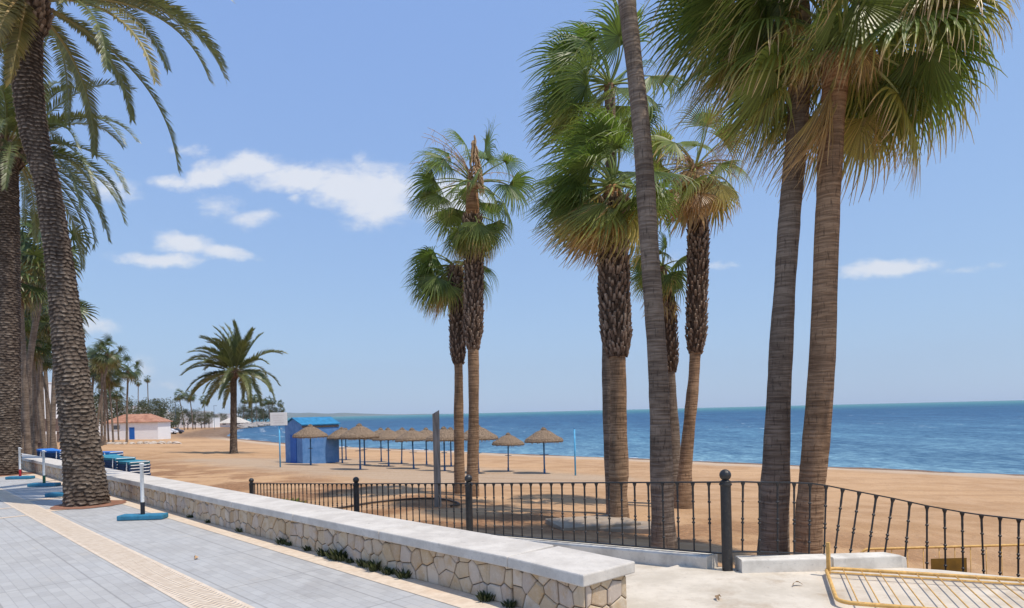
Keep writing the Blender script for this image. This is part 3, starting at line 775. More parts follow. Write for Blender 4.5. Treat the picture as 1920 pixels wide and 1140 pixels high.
def spline(pts, n):
    """Catmull-Rom through points (Vector, radius)"""
    out = []; m = len(pts)-1
    for i in range(n+1):
        x = i/n*m; k = min(int(x), m-1); t = x-k
        P = [pts[max(0, min(m, k+j))] for j in (-1, 0, 1, 2)]
        def cr(a, b, c, d): return .5*((2*b)+(c-a)*t+(2*a-5*b+4*c-d)*t*t+(3*b-a-3*c+d)*t**3)
        out.append((cr(*[p[0] for p in P]), cr(*[p[1] for p in P])))
    return out
def leaf_bases(mb, path, n, rng, len_=.16, out=.05, w=.035, lift=.8):
    """jagged cut leaf bases around a stretch of trunk: path [(point, radius)]"""
    m = len(path)-1
    for i in range(n):
        t = i/n; x = t*m; k = min(int(x), m-1); f = x-k
        c = path[k][0].lerp(path[k+1][0], f); r = path[k][1]+(path[k+1][1]-path[k][1])*f
        ax = (path[k+1][0]-path[k][0]).normalized(); az = i*2.39996+rng.uniform(-.2, .2)
        rad = Vector((math.cos(az), math.sin(az), 0)); rad = (rad-ax*rad.dot(ax)).normalized(); tg = ax.cross(rad)
        L = len_*rng.uniform(.6, 1.3); o = out*rng.uniform(.6, 1.8); ww = w*rng.uniform(.7, 1.3)
        b = c+rad*(r*.9); tip = c+rad*(r+o)+ax*(L*lift)+tg*rng.uniform(-.02, .02)
        lo = c+rad*(r*1.02)-ax*.03
        v0 = rng.random()*.5
        pts = [b-tg*ww, b+tg*ww, tip+tg*ww*.45, tip-tg*ww*.45]
        pto = [lo-tg*ww*.9+rad*.012, lo+tg*ww*.9+rad*.012, tip+tg*ww*.45+rad*.018-ax*.015, tip-tg*ww*.45+rad*.018-ax*.015]
        B = len(mb.v); mb.v.extend(pts+pto); lo_, hi_ = (v0*.6, .5), (min(1, .45+v0), .5)
        mb.face([B+4, B+5, B+6, B+7], [lo_, lo_, hi_, hi_]); mb.face([B+0, B+3, B+2, B+1], [lo_, hi_, hi_, lo_])
        mb.face([B+7, B+6, B+2, B+3], [hi_]*4); mb.face([B+5, B+1, B+2, B+6], [lo_, lo_, hi_, hi_]); mb.face([B+4, B+7, B+3, B+0], [lo_, hi_, hi_, lo_])
def flower_stalks(mb, org, n, rng, L=1.6, az=None, el=(20, 60), fine=14):
    for i in range(n):
        a = rng.uniform(0, 6.28) if az is None else az+rng.uniform(-.7, .7); e = R(rng.uniform(*el))
        d = Vector((math.cos(a)*math.cos(e), math.sin(a)*math.cos(e), math.sin(e))); p = Vector(org); path = [p.copy()]
        for k in range(9): d = (d+G*.13+Vector((-1, 0, 0))*.03).normalized(); p = p+d*(L/9); path.append(p.copy())
        mb.tube(path, [.014-.009*k/9 for k in range(10)], 4, False)
        for k in range(fine):
            s = path[3+int(6*k/fine)]; q = s.copy(); dd = Vector((rng.uniform(-1, 1), rng.uniform(-1, 1), rng.uniform(-.2, .3))).normalized(); pp = [q.copy()]
            for j in range(4): dd = (dd+G*.45+Vector((-.1, 0, 0))).normalized(); q = q+dd*rng.uniform(.06, .11); pp.append(q.copy())
            mb.tube(pp, [.006, .006, .005, .004, .003], 3, False)

def washingtonia(label, pts, Z, seed, crown, boots=None, flowers=0, group='tall fan palms behind the railing', jit=.02, bark='wtrunk'):
    """pts: (px, py, width px) from the ground up; crown: dict; boots: index range of the jagged stretch as px y's"""
    rng = random.Random(seed)
    P = [(at(x, y, Z), wd/FPX*Z/2) for x, y, wd in pts]
    base = P[0][0].copy(); gz = zg(base.x, base.y); 
    P[0] = (Vector((base.x, base.y, gz-.1)), P[0][1])
    t = thing('fan_palm', label, 'palm tree', (P[0][0].x, P[0][0].y, gz), group=group)
    sp = spline(P, 60); g = MB()
    g.tube([s[0] for s in sp], [max(.03, s[1])*(1+.09*mn.noise(s[0]*1.3)+.04*mn.noise(s[0]*5)) for s in sp], 24, True, jit=jit, rng=rng)
    local(g, t).build('trunk', bark, t, smooth=True)
    top = P[-1][0]
    if boots:
        y0, y1, wpx, nb, ln = boots
        seg = []
        for s in sp:
            ypx = PY-(s[0].z-EYE)/Z*FPX-math.sin(ROLL)*(s[0].x/Z*FPX)
            if y1 <= ypx <= y0:
                f = (y0-ypx)/(y0-y1); seg.append((s[0], wpx/FPX*Z/2*min(1, .62+f*3)))
        g = MB(); g.tube([s[0] for s in seg], [s[1]*.93 for s in seg], 16, True, uvf=lambda t: (.1, .5), jit=.05, rng=rng)
        leaf_bases(g, seg, nb, rng, ln, ln*.22, ln*.26)
        local(g, t).build('leaf_bases', 'boot', t)
    g = MB(); ge = MB(); crown(g, ge, top, rng)
    local(g, t).build('crown', 'fan', t, smooth=False)
    if ge.v: local(ge, t).build('leaf_stalks', 'petiole', t)
    if flowers:
        g = MB(); flowers(g, top, rng); local(g, t).build('flower_stalks', 'flower', t)
    return t

# the two big palms of the right foreground
def cr9(g, ge, top, rng):
    c = top+Vector((.05, 0, .15)); fan_crown(g, ge, c, 38, 1.15, 1.5, 91, wk=.8, e0=80, e1=-28, nseg=42, drylow=.4, green=.10, tipdry=.9, droop=1.05, steps=7, clear=14)
    for q_ in range(7):      # bundles of dry blades hanging towards the left
        fan(g, ge, c+Vector((-.08, -.12, -.35-.08*q_)), R(rng.uniform(170, 215)), R(rng.uniform(-68, -52)), .35, rng.uniform(.9, 1.5), rng.uniform(.62, .9), rng, 12, wk=.55, droop=.3, spread=.33, tipdry=.3)
    for q_ in range(12):     # heavy fronds drooping to the right, over the sea
        fan(g, ge, c, R(rng.uniform(-40, 50)), R(rng.uniform(-2, 48)), 1.25, 1.4, rng.uniform(.05, .5), rng, 42, wk=.55, droop=1.15, tipdry=.9, steps=7)
    for i in range(6):      # dry fans hanging at the neck
        a = i*1.05-.3; fan(g, ge, c+Vector((0, 0, .1)), a, R(-5+rng.uniform(-12, 12)), .4, .7, .82, rng, 36, wk=.7, droop=1.6, tipdry=.3)
W9 = washingtonia('big fan palm with the rightmost leaning trunk, orange under its crown', [(1513, 1040, 52), (1516, 990, 50), (1523, 900, 47), (1529, 840, 47), (1541, 682, 45), (1550, 440, 43), (1556, 300, 44), (1560, 230, 44), (1564, 180, 46), (1568, 110, 50)], 9.4, 9, cr9, bark='warmtrunk')
def cr8(g, ge, top, rng):
    c = top+Vector((0, 0, .1)); fan_crown(g, ge, c, 37, 1.25, 1.6, 84, wk=1.05, e0=80, e1=-30, nseg=42, drylow=.35, green=.06, tipdry=.6, droop=.95, steps=7, clear=0)
    for i in range(5):
        fan(g, ge, c+Vector((0, 0, -.2)), 2.6+i*.5, R(-50+rng.uniform(-10, 8)), .7, 1.2, .72, rng, 26, wk=.9, droop=1.2)
W8 = washingtonia('big fan palm with dark smooth trunk, second from the right', [(1449, 1042, 62), (1451, 1000, 55), (1456, 840, 46), (1463, 682, 41), (1470, 560, 39), (1478, 440, 38), (1483, 375, 38), (1496, 225, 38), (1501, 60, 38), (1492, -20, 36)], 9.9, 8, cr8)
# bare tall trunk that leaves the frame at the top
def cr5(g, ge, top, rng): fan_crown(g, ge, top, 34, .95, 1.25, 55, wk=.6, nseg=24, across=2, e1=-45)
W5 = washingtonia('bare grey palm trunk leaning left and running out of the top of the photo', [(1246, 1035, 56), (1243, 980, 46), (1239, 840, 40), (1233, 682, 36), (1216, 440, 34), (1203, 246, 33), (1175, 0, 31), (1150, -220, 30), (1135, -420, 30)], 9.6, 5, cr5)
# the pair of shaggy palms in the middle
def cr3(g, ge, top, rng):
    fan_crown(g, ge, top, 38, 1.0, 1.3, 33, wk=1.5, e0=85, e1=-45, nseg=36, drylow=.75, green=0.0, tipdry=.35)
    for i in range(9): fan(g, ge, top+Vector((0, 0, -.25)), 1.2+i*.5, R(-48+rng.uniform(-10, 10)), .55, 1.2, .68, rng, 26, wk=1.2, droop=.9)
W3 = washingtonia('fan palm with a shaggy upper trunk and windswept green crown, its foot beside a slab', [(1162, 990, 40), (1160, 930, 34), (1160, 880, 36), (1160, 800, 32), (1159, 700, 30), (1156, 640, 34), (1152, 560, 40), (1150, 480, 44), (1150, 400, 40), (1148, 350, 30)], 14, 3, cr3, boots=(672, 370, 52, 620, .15), bark='warmtrunk')
def cr4(g, ge, top, rng): fan_crown(g, ge, top, 27, 1.1, 1.45, 41, wk=1.9, e0=88, e1=-30, nseg=34, drylow=.25, green=0.0, tipdry=.4)
def fl4(g, top, rng): flower_stalks(g, top+Vector((0, 0, .3)), 4, rng, 1.6, None, (55, 85), 2)
W4 = washingtonia('tallest windswept fan palm whose trunk hides behind the shaggy palm', [(1152, 960, 30), (1146, 850, 27), (1142, 740, 25), (1141, 640, 24), (1146, 480, 22), (1146, 330, 21), (1144, 200, 20), (1142, 160, 20)], 15.6, 4, cr4, flowers=fl4)
def cr7(g, ge, top, rng):
    fan_crown(g, ge, top, 24, 1.1, 1.15, 71, wk=.8, e0=80, e1=-55, nseg=28, drylow=.85, green=.16, tipdry=.8)
    skirt(g, top+Vector((0, 0, .1)), 18, 1.35, rng, .15, wk=1.0, dry=.86)
def fl7(g, top, rng): flower_stalks(g, top, 26, rng, 1.3, None, (5, 65), 16)
W7 = washingtonia('fan palm with mostly dead brown crown and bent bare lower trunk', [(1279, 925, 38), (1284, 890, 27), (1292, 800, 22), (1298, 740, 22), (1302, 690, 20), (1306, 600, 24), (1308, 500, 26), (1309, 440, 24), (1306, 360, 18), (1303, 315, 16)], 17.5, 7, cr7, boots=(665, 400, 34, 420, .15), flowers=fl7, bark='warmtrunk')
def cr6(g, ge, top, rng):
    fan_crown(g, ge, top, 18, .6, .85, 61, wk=.8, e0=80, e1=-60, nseg=24, drylow=.7, green=.03)
    skirt(g, top+Vector((0, 0, -.1)), 7, .9, rng, .1, wk=.6, dry=.8)
W6 = washingtonia('small fan palm half hidden behind the bare grey leaning trunk', [(1263, 925, 30), (1263, 860, 28), (1259, 760, 22), (1256, 690, 18), (1252, 600, 20), (1246, 540, 18), (1242, 500, 14)], 18.6, 6, cr6, boots=(700, 530, 30, 240, .13))
def cr2(g, ge, top, rng):
    fan_crown(g, ge, top+Vector((0, 0, .0)), 23, 1.3, 1.2, 25, wk=.7, e0=75, e1=-18, nseg=32, drylow=.2, green=0.0, tipdry=.45, droop=1.15)
    fan_crown(g, ge, top+Vector((0, 0, -1.0)), 17, .75, 1.1, 26, wk=.5, e0=0, e1=-62, nseg=32, drylow=.55, green=.1, tipdry=.6, droop=1.2)
def fl2(g, top, rng):
    flower_stalks(g, top+Vector((0, 0, .1)), 12, rng, 2.1, None, (20, 75), 12)
    for i in range(90):         # the upright dry flower plume
        z = rng.random(); a = rng.uniform(0, 6.28); r = .24*(1-z)**.7+.03
        p = top+Vector((.1, -.25, -.1+z*1.5)); q = p+Vector((math.cos(a)*r, math.sin(a)*r, -rng.uniform(.05, .3)))
        g.tube([p, p.lerp(q, .5)+Vector((0, 0, .04)), q, q+Vector((0, 0, -.12))], [.02, .03, .025, .008], 4, False)
W2 = washingtonia('middle fan palm with an upright dry flower plume in its crown', [(886, 935, 26), (886, 880, 22), (888, 800, 20), (888, 700, 20), (887, 640, 21), (888, 580, 26), (888, 500, 28), (886, 410, 26), (886, 345, 20)], 20, 2, cr2, boots=(655, 400, 32, 520, .16), flowers=fl2, bark='warmtrunk')
def cr1(g, ge, top, rng):
    rg = random.Random(12)
    for az, el, dry in ((170, 20, .05), (195, 0, .1), (160, -20, .1), (185, -40, .4), (200, -55, .7), (210, 40, .05), (120, 10, .1), (230, -10, .1), (90, -20, .1), (10, 25, .1), (-10, -10, .2), (150, 50, .05), (60, 40, .1), (260, -35, .2), (185, -25, .3), (175, -60, .75), (150, -5, .0), (205, 15, .0), (180, 55, 0), (165, -30, .1), (140, 25, 0), (220, -30, .1), (190, -10, 0)):
        fan(g, ge, top, R(az), R(el), .85*rg.uniform(.9, 1.1), 1.2, dry, rg, 30, wk=.5, droop=1.2)
    skirt(g, top, 4, .9, rng, .1, wk=.3)
W1 = washingtonia('lower fan palm just left of the plumed palm, its crown hanging to the left', [(862, 925, 22), (861, 860, 19), (860, 780, 18), (860, 700, 16), (858, 640, 18), (857, 580, 20), (855, 530, 20), (853, 500, 14)], 20.8, 1, cr1, boots=(685, 500, 26, 380, .15), bark='warmtrunk')

# ------------------------------------------------------------ feather palms
def feather_frond(mb, org, az, el, L, rng, droop=.10, dry=0, nl=52, ll=.5, wind=Vector((-1, 0, 0)), wk=.02, lw=.018):
    d = Vector((math.cos(az)*math.cos(el), math.sin(az)*math.cos(el), math.sin(el))); p = Vector(org); n = 22
    path = [p.copy()]; tang = [d.copy()]
    for i in range(n):
        t = i/n; d = (d+G*(droop*(.30+1.9*t*t))+wind*wk).normalized(); p = p+d*(L/n); path.append(p.copy()); tang.append(d.copy())
    mb.tube(path, [.035*(1-i/n)+.006 for i in range(n+1)], 4, False, 0, lambda t: (min(1, dry+.55*(1-t)), .75))
    tw = rng.uniform(-.5, .5)
    for k in range(nl):
        t = .13+.87*(k+.5)/nl; x = t*n; i = min(int(x), n-1); c = path[i].lerp(path[i+1], x-i); T = tang[i].lerp(tang[i+1], x-i).normalized()
        Sd = T.cross(Vector((0, 0, 1)))
        if Sd.length < .12: Sd = Vector((-math.sin(az), math.cos(az), 0))
        Sd.normalize(); Nn = Sd.cross(T).normalized(); Sd, Nn = Sd*math.cos(tw)+Nn*math.sin(tw), Nn*math.cos(tw)-Sd*math.sin(tw)
        prof = min(1, t*3.2)*(1-.55*max(0, t-.55)/.45); be = R(56-30*t)
        for sd in (-1, 1):
            l = ll*prof*rng.uniform(.8, 1.1)
            dv = (T*math.cos(be)+Sd*(sd*math.sin(be))+Nn*rng.uniform(.12, .5)).normalized()
            m_ = c+dv*(l*.5); dv2 = (dv+G*.22+wind*.06).normalized(); e_ = m_+dv2*(l*.5); ww = T*lw
            v = .5+rng.uniform(-.4, .4); q = min(1, dry+rng.uniform(0, .15)+.25*max(0, t-.8))
            b = len(mb.v); mb.v.extend([c-ww*.6, c+ww*.6, m_+ww, m_-ww, e_])
            mb.face([b, b+1, b+2, b+3], [(q, v)]*4); mb.face([b+3, b+2, b+4], [(q, v), (q, v), (min(1, q+.2), v)])
def scaly_trunk(P, rows_m=.085, around=13, amp=.05, res=(150, 620), seed=1):
    rng = np.random.RandomState(seed); sp = spline(P, 80)
    pts = np.array([list(s[0]) for s in sp]); rad = np.array([s[1] for s in sp])
    seg = np.linalg.norm(np.diff(pts, axis=0), axis=1); cum = np.concatenate([[0], np.cumsum(seg)]); H = cum[-1]
    nT, nH = res; h = np.linspace(0, H, nH); cx = np.stack([np.interp(h, cum, pts[:, k]) for k in range(3)], 1); rr = np.interp(h, cum, rad)
    th = np.linspace(0, 2*np.pi, nT, endpoint=False)
    TH, HH = np.meshgrid(th, h)
    nr = int(H/rows_m)+3; off = rng.rand(nr+2, around+2)
    wob = .30*np.sin(TH*2+HH*2.1)+.22*np.sin(TH*5-HH*5)+.5*np.sin(HH*1.3+TH)
    y = HH/rows_m+wob*.6; row = np.floor(y).astype(int); fy = y-row
    x = TH/(2*np.pi)*around+rng.rand(nr+3)[row % nr]*.6+(row % 2)*.5; col = np.floor(x).astype(int); fx = x-col
    r1 = off[row % nr, col % around]
    lip = fy+ (np.abs(fx-.5)**2)*1.1            # scale is lowest in the middle
    prof = np.clip(1-lip, 0, 1)
    edge = np.exp(-((lip-.12)/.14)**2)
    gap = np.clip(1-np.minimum(fx, 1-fx)*5, 0, 1)
    disp = amp*(prof*(.35+.95*r1)-.3*gap)
    a = np.zeros_like(disp); ridge = np.clip(edge*(.15+1.0*r1)*(1-.9*gap)+.30*prof, 0, 1)
    RR = rr[:, None]+disp
    # tangent nearly vertical: horizontal rings
    V = np.stack([cx[:, 0][:, None]+np.cos(TH)*RR, cx[:, 1][:, None]+np.sin(TH)*RR, cx[:, 2][:, None]+0*RR-.02*prof], 2).reshape(-1, 3)
    I = np.arange(nT*nH).reshape(nH, nT); J = np.roll(I, -1, 1)
    F = np.stack([I[:-1], J[:-1], J[1:], I[1:]], 2).reshape(-1, 4)
    uv = np.stack([ridge.reshape(-1), np.repeat(h/H, nT)], 1)[F.reshape(-1)]
    return V, F, uv
def np_obj(name, V, F, uv, m, parent):
    me = bpy.data.meshes.new(name); me.vertices.add(len(V)); me.vertices.foreach_set('co', V.astype(np.float32).ravel())
    me.loops.add(len(F)*4); me.loops.foreach_set('vertex_index', F.astype(np.int32).ravel())
    me.polygons.add(len(F)); me.polygons.foreach_set('loop_start', np.arange(0, len(F)*4, 4, dtype=np.int32)); me.polygons.foreach_set('loop_total', np.full(len(F), 4, dtype=np.int32))
    me.update(calc_edges=True); l = me.uv_layers.new(name='UVMap'); l.data.foreach_set('uv', uv.astype(np.float32).ravel())
    me.polygons.foreach_set('use_smooth', [True]*len(F)); me.materials.append(M[m])
    o = bpy.data.objects.new(name, me); C.objects.link(o); o.parent = parent; return o
def feather_palm(label, pts, Z, seed, fronds, L, boots=(1.0, .5), ll=.5, nl=52, gz=0, res=(150, 620), lw=.018, group=None, rows_m=.078, around=12, amp=.036):
    rng = random.Random(seed); P = [(at(x, y, Z), wd/FPX*Z/2) for x, y, wd in pts]
    P[0] = (Vector((P[0][0].x, P[0][0].y, gz-.05)), P[0][1])
    t = thing('date_palm', label, 'palm tree', (P[0][0].x, P[0][0].y, gz), group=group)
    V, F, uv = scaly_trunk(P, rows_m, around, amp, res, seed); V = V-np.array(list(t.location)); np_obj('trunk', V, F, uv, 'ptrunk', t)
    top = P[-1][0]; g = MB(); r = P[-1][1]
    path = [(top+Vector((0, 0, -boots[1])), r*1.05), (top+Vector((0, 0, -boots[1]*.5)), r*1.35), (top+Vector((0, 0, .1)), r*1.3), (top+Vector((0, 0, .45)), r*.8)]
    sp = spline(path, 20); g.tube([s[0] for s in sp], [s[1]*.92 for s in sp], 20, True, uvf=lambda t: (.25, .5), jit=.04, rng=rng)
    leaf_bases(g, sp, 170, rng, .20, .06, .06, .7); local(g, t).build('leaf_bases', 'boot', t)
    g = MB()
    for fr in fronds(rng):
        az, el, ln, dr, dry = fr
        a = R(az); feather_frond(g, top+Vector((math.cos(a)*r*.6, math.sin(a)*r*.6, .15)), a, R(el), ln, rng, dr, dry, nl, ll, lw=lw)
    local(g, t).build('crown', 'feather', t)
    return t
def ring_fronds(n, L, e0, e1, d0, d1, extra=(), drylow=.4):
    def f(rng):
        out = []
        for i in range(n):
            t = (i+.5)/n; out.append(((i*137.5+rng.uniform(-12, 12)) % 360, e0+(e1-e0)*t+rng.uniform(-8, 8), L*rng.uniform(.85, 1.08), d0+(d1-d0)*t, max(0, t-.6)*drylow*2.5*rng.random()))
        return out+list(extra)
    return f
L1 = feather_palm('near date palm with leaning scaly trunk rising from the promenade paving', [(163, 948, 76), (160, 900, 66), (137, 716, 54), (113, 505, 43), (99, 410, 40), (87, 337, 39), (64, 250, 43), (53, 168, 45), (47, 80, 52), (44, 10, 54)], 12.9, 21,
    ring_fronds(34, 3.9, 78, -22, .075, .11, [(-5, 24, 4.7, .088, .35), (5, 8, 4.1, .09, .3), (-15, 42, 4.5, .095, .25), (-60, -35, 2.9, .10, .5), (-62, -45, 2.6, .10, .45), (-50, -50, 2.4, .09, .5), (-20, 58, 4.8, .10, .2), (12, 15, 4.2, .095, .3), (-35, 8, 3.4, .10, .3), (-8, -5, 3.7, .085, .4), (20, 48, 4.7, .10, .2), (0, 36, 4.8, .095, .3), (8, 60, 4.8, .11, .2), (2, 14, 3.5, .08, .3)]), 4.3, ll=.42, nl=95, lw=.023, group='date palms planted in the promenade')
L2 = feather_palm('date palm at the left edge of the photo, cut off by the frame', [(8, 893, 52), (9, 860, 48), (11, 700, 44), (12, 560, 42), (10, 420, 42), (8, 330, 42), (7, 285, 44)], 21, 22,
    ring_fronds(54, 4.4, 78, -40, .075, .11, [(0, 10, 4.5, .09, .1), (-15, -5, 4.3, .09, .1), (-5, 30, 4.6, .10, .1), (15, 0, 4.3, .1, .1), (-30, 35, 4.4, .1, .1)]), 4.4, ll=.48, nl=80, lw=.028, group='date palms planted in the promenade', res=(110, 480))
gz = zg(*at(438, 851, 62)[:2])
L3 = feather_palm('lone date palm on the open sand with a round spreading crown', [(439, 851, 17), (438, 838, 13), (438, 780, 11), (438, 720, 11), (438, 700, 13)], 62, 23,
    ring_fronds(50, 4.9, 86, -32, .05, .09), 5.0, ll=.78, nl=60, gz=gz, res=(50, 160), lw=.06, around=9, amp=.03, rows_m=.14)

# ------------------------------------------------------------ parasols
rp = random.Random(3)
def parasol_parts(t, seed):
    rng = random.Random(seed); Rr = 1.08; H = 2.5; rim = 1.78; n = 40
    prof = [(.03, H+.06), (.14, H-.02), (.17, H-.10), (.42, H-.20), (.75, H-.42), (1.0, H-.56), (Rr, rim+.03)]
    rows = []
    for r, z in prof:
        rows.append([((r+rng.uniform(-.015, .015))*math.cos(2*math.pi*j/n), (r+rng.uniform(-.015, .015))*math.sin(2*math.pi*j/n), z+rng.uniform(-.012, .012)) for j in range(n)])
    g = MB(); g.grid(rows, None, True)
    low = [[(p[0]*.97, p[1]*.97, p[2]-.06) for p in r] for r in reversed(rows[2:])]
    g.grid([rows[-1], low[0]], None, True); g.grid(low, None, True)
    for j in range(110):         # ragged reed ends at the rim
        a = rng.uniform(0, 6.283); r = Rr*rng.uniform(.95, 1.0); L = rng.uniform(.04, .13); w_ = .018
        x, y = r*math.cos(a), r*math.sin(a); tx, ty = -math.sin(a)*w_, math.cos(a)*w_
        g.quad([(x-tx, y-ty, rim+.05), (x+tx, y+ty, rim+.05), (x*1.01+tx*.4, y*1.01+ty*.4, rim-L), (x*1.01-tx*.4, y*1.01-ty*.4, rim-L)])
    g.build('thatched_canopy', 'thatch', t)
    g = MB(); g.tube([(0, 0, -.3), (0, 0, H-.15)], .045, 10); g.lathe([(.06, 0), (.06, .25), (.05, .27)], 10); g.build('pole', 'bluepole', t, smooth=True)
    g = MB(); g.box((0, 0, 1.05), (.5, .03, .03)); g.box((0, 0, 1.05), (.03, .3, .03)); g.build('hanging_hook', 'greypole', t)
UM = [(583, 883, 40, 'thatched parasol standing in front of the blue hut', -1.0), (676, 896, 35, 'large thatched parasol nearest the railing, just right of the blue hut', 0),
      (729, 878, 41, 'thatched parasol right behind the one beside the blue hut, with a thin blue pole', 0), (776, 883, 38.7, 'wide thatched parasol left of the grey timber post', 1.2),
      (753, 869, 44.8, 'far thatched parasol with a slightly leaning pole, left of the grey post', -2), (715, 866, 47, 'far thatched parasol peeking between two nearer ones', 0),
      (684, 877, 42, 'thatched parasol hidden behind the big one right of the hut', 0), (642, 873, 44.2, 'thatched parasol at the right corner of the blue hut', 0),
      (649, 862, 50, 'farthest thatched parasol behind the hut corner', 0), (800, 872, 43, 'small thatched parasol just left behind the grey post', 0),
      (834, 887, 36.7, 'low thatched parasol between the grey post and the lower palm', 0), (846, 874, 41.6, 'far thatched parasol seen between grey post and palm trunks', 0),
      (897, 886, 35.2, 'thatched parasol half hidden behind the two palm trunks', 0), (953, 883, 37, 'small thatched parasol second from the right, on a greyish pole', -1), (1021, 888, 35, 'rightmost thatched parasol on a blue pole', 0),
      ]
UG = 'thatched parasols in rows on the sand'; um0 = None
for i, (x, y, Z, lab, lean) in enumerate(UM):
    p = at(x, y, Z); z = zg(p.x, p.y); sc = .97+.04*rp.random()
    if i == 12: sc = 1.06
    if i == 13: sc = .88
    hz = (p.z+0.0)
    if um0 is None:
        um0 = thing('beach_parasol', lab, 'parasol', (p.x, p.y, z), rp.random()*6, UG); parasol_parts(um0, 4); o = um0
    else: o = dup(um0, (p.x, p.y, z), rp.random()*6, sc, lab)
    o.rotation_euler = (0, R(lean*1.3), rp.random()*6)
# blue pole, notice board, timber post
p = at(1079, 892, 33.7); z = zg(p.x, p.y); g = MB(); g.tube([(p.x, p.y, z-.2), (p.x, p.y, z+2.45)], .045, 10)
t = thing('blue_post', 'plain bright blue pole standing alone right of the parasols', 'pole', (p.x, p.y, z)); local(g, t).build('shaft', 'skyblue', t, smooth=True)
g = MB(); g.lathe([(.05, 0), (.05, .03), (.001, .05)], 10, (0, 0, 2.45)); g.build('cap', 'bluepole', t)
p = at(526, 897, 35.8); z = zg(p.x, p.y); t = thing('notice_board', 'blank white notice board on a light blue pole left of the blue hut', 'sign', (p.x, p.y, z))
g = MB(); g.tube([(0, 0, -.2), (0, 0, 2.45)], .04, 10); g.build('pole', 'skyblue', t, smooth=True)
g = MB(); g.box((0, -.06, 2.72), (.95, .04, .72)); g.build('board', 'white', t, bevel=.01)
g = MB(); 
for k in range(4): g.box((-.05+.02*k, -.085, 2.92-.13*k), (.62-.1*(k % 2), .006, .006))
g.build('faded_lines', 'lightsand', t)
Zp = 17; p = at(821, 940, Zp); q = at(817, 762, Zp); z = zg(p.x, p.y)
g = MB(); g.box((0, 0, (q.z-z)/2-.1), (.17, .17, q.z-z)); 
g.v[4] = (g.v[4][0], g.v[4][1], g.v[4][2]-.10); g.v[7] = (g.v[7][0], g.v[7][1], g.v[7][2]-.10)
o = g.build('timber_post', 'wood', bevel=.008); o.location = (p.x, p.y, z); o.rotation_euler = (0, 0, R(12)); tag(o, 'tall weathered grey timber post with slanted top left of the palm pair', 'post')

# blue hut
c0 = at(568, 879, 42.3); z = zg(c0.x, c0.y); hut = thing('blue_hut', 'small blue beach hut with bright blue gabled roof', 'hut', (c0.x, c0.y, z))
hut.rotation_euler = (0, 0, R(47))      # local x runs along the long light wall, local y along the dark gable
Lx, Ly, H = 2.75, 2.3, 2.55
g = MB()
g.quad([(0, 0, -.1), (Lx, 0, -.1), (Lx, 0, H), (0, 0, H)]); g.quad([(0, Ly, -.1), (0, Ly, H), (Lx, Ly, H), (Lx, Ly, -.1)])
for x in (0, Lx): g.quad([(x, 0, -.1), (x, 0, H), (x, Ly/2, H+.42), (x, Ly, H), (x, Ly, -.1)][::1 if x else -1])
g.build('wall', 'hutwall', hut)
for s in (0, 1):
    g = MB(); y0, y1 = (-.12, Ly/2) if s == 0 else (Ly+.12, Ly/2); P = [(-.1, y0, H-.02), (Lx+.1, y0, H-.02), (Lx+.1, y1, H+.46), (-.1, y1, H+.46)]
    g.v = [(a, b, c+d) for d in (0, .05) for a, b, c in P]
    for q in ((0, 1, 2, 3), (7, 6, 5, 4), (0, 4, 5, 1), (1, 5, 6, 2), (2, 6, 7, 3), (3, 7, 4, 0)): g.face(q)
    o = g.build('roof', 'hutroof', hut)
g = MB(); g.box((Lx/2, -.02, H-.14), (Lx+.04, .03, .10)); g.build('eaves_board', 'thatch', hut)
g = MB(); g.box((-.02, Ly/2, .95), (.03, .8, 1.9)); g.build('door', 'bluedoor', hut)

# ------------------------------------------------------------ traffic posts on foam blocks
def barpost(x, y, Z, accent, lab, pole=True, rz=0):
    p = at(x, y, Z); p.z = 0; t = thing('barrier_post', lab, 'post', p, rz, 'white posts on blue blocks')
    g = MB(); g.box((0, 0, .045), (.74, .24, .085)); o = g.build('base_block', 'rubber', t, bevel=.02)
    g = MB(); g.lathe([(.0335, .086), (.0335, .29)], 12); g.build('lower_sleeve', accent, t, smooth=True)
    g = MB(); g.lathe([(.028, .29), (.028, .925), (.036, .93), (.036, .945), (.001, .95)], 12); g.build('upper_tube', 'white', t, smooth=True)
    g = MB(); g.box((.02, 0, .915), (.1, .02, .02)); g.build('hook', 'white', t)
    return t
barpost(268, 974, 10.75, 'navy', 'white post with black sleeve on a blue block in front of the near date palm', rz=R(3))
barpost(121, 931, 14.4, 'navy', 'blue block and post mostly hidden behind the near date palm trunk')
barpost(83, 912, 16.8, 'green', 'white post with green sleeve on a blue block between the two date palms')
barpost(38, 898, 19.2, 'red', 'white post with red sleeve on a blue block by the leftmost date palm')

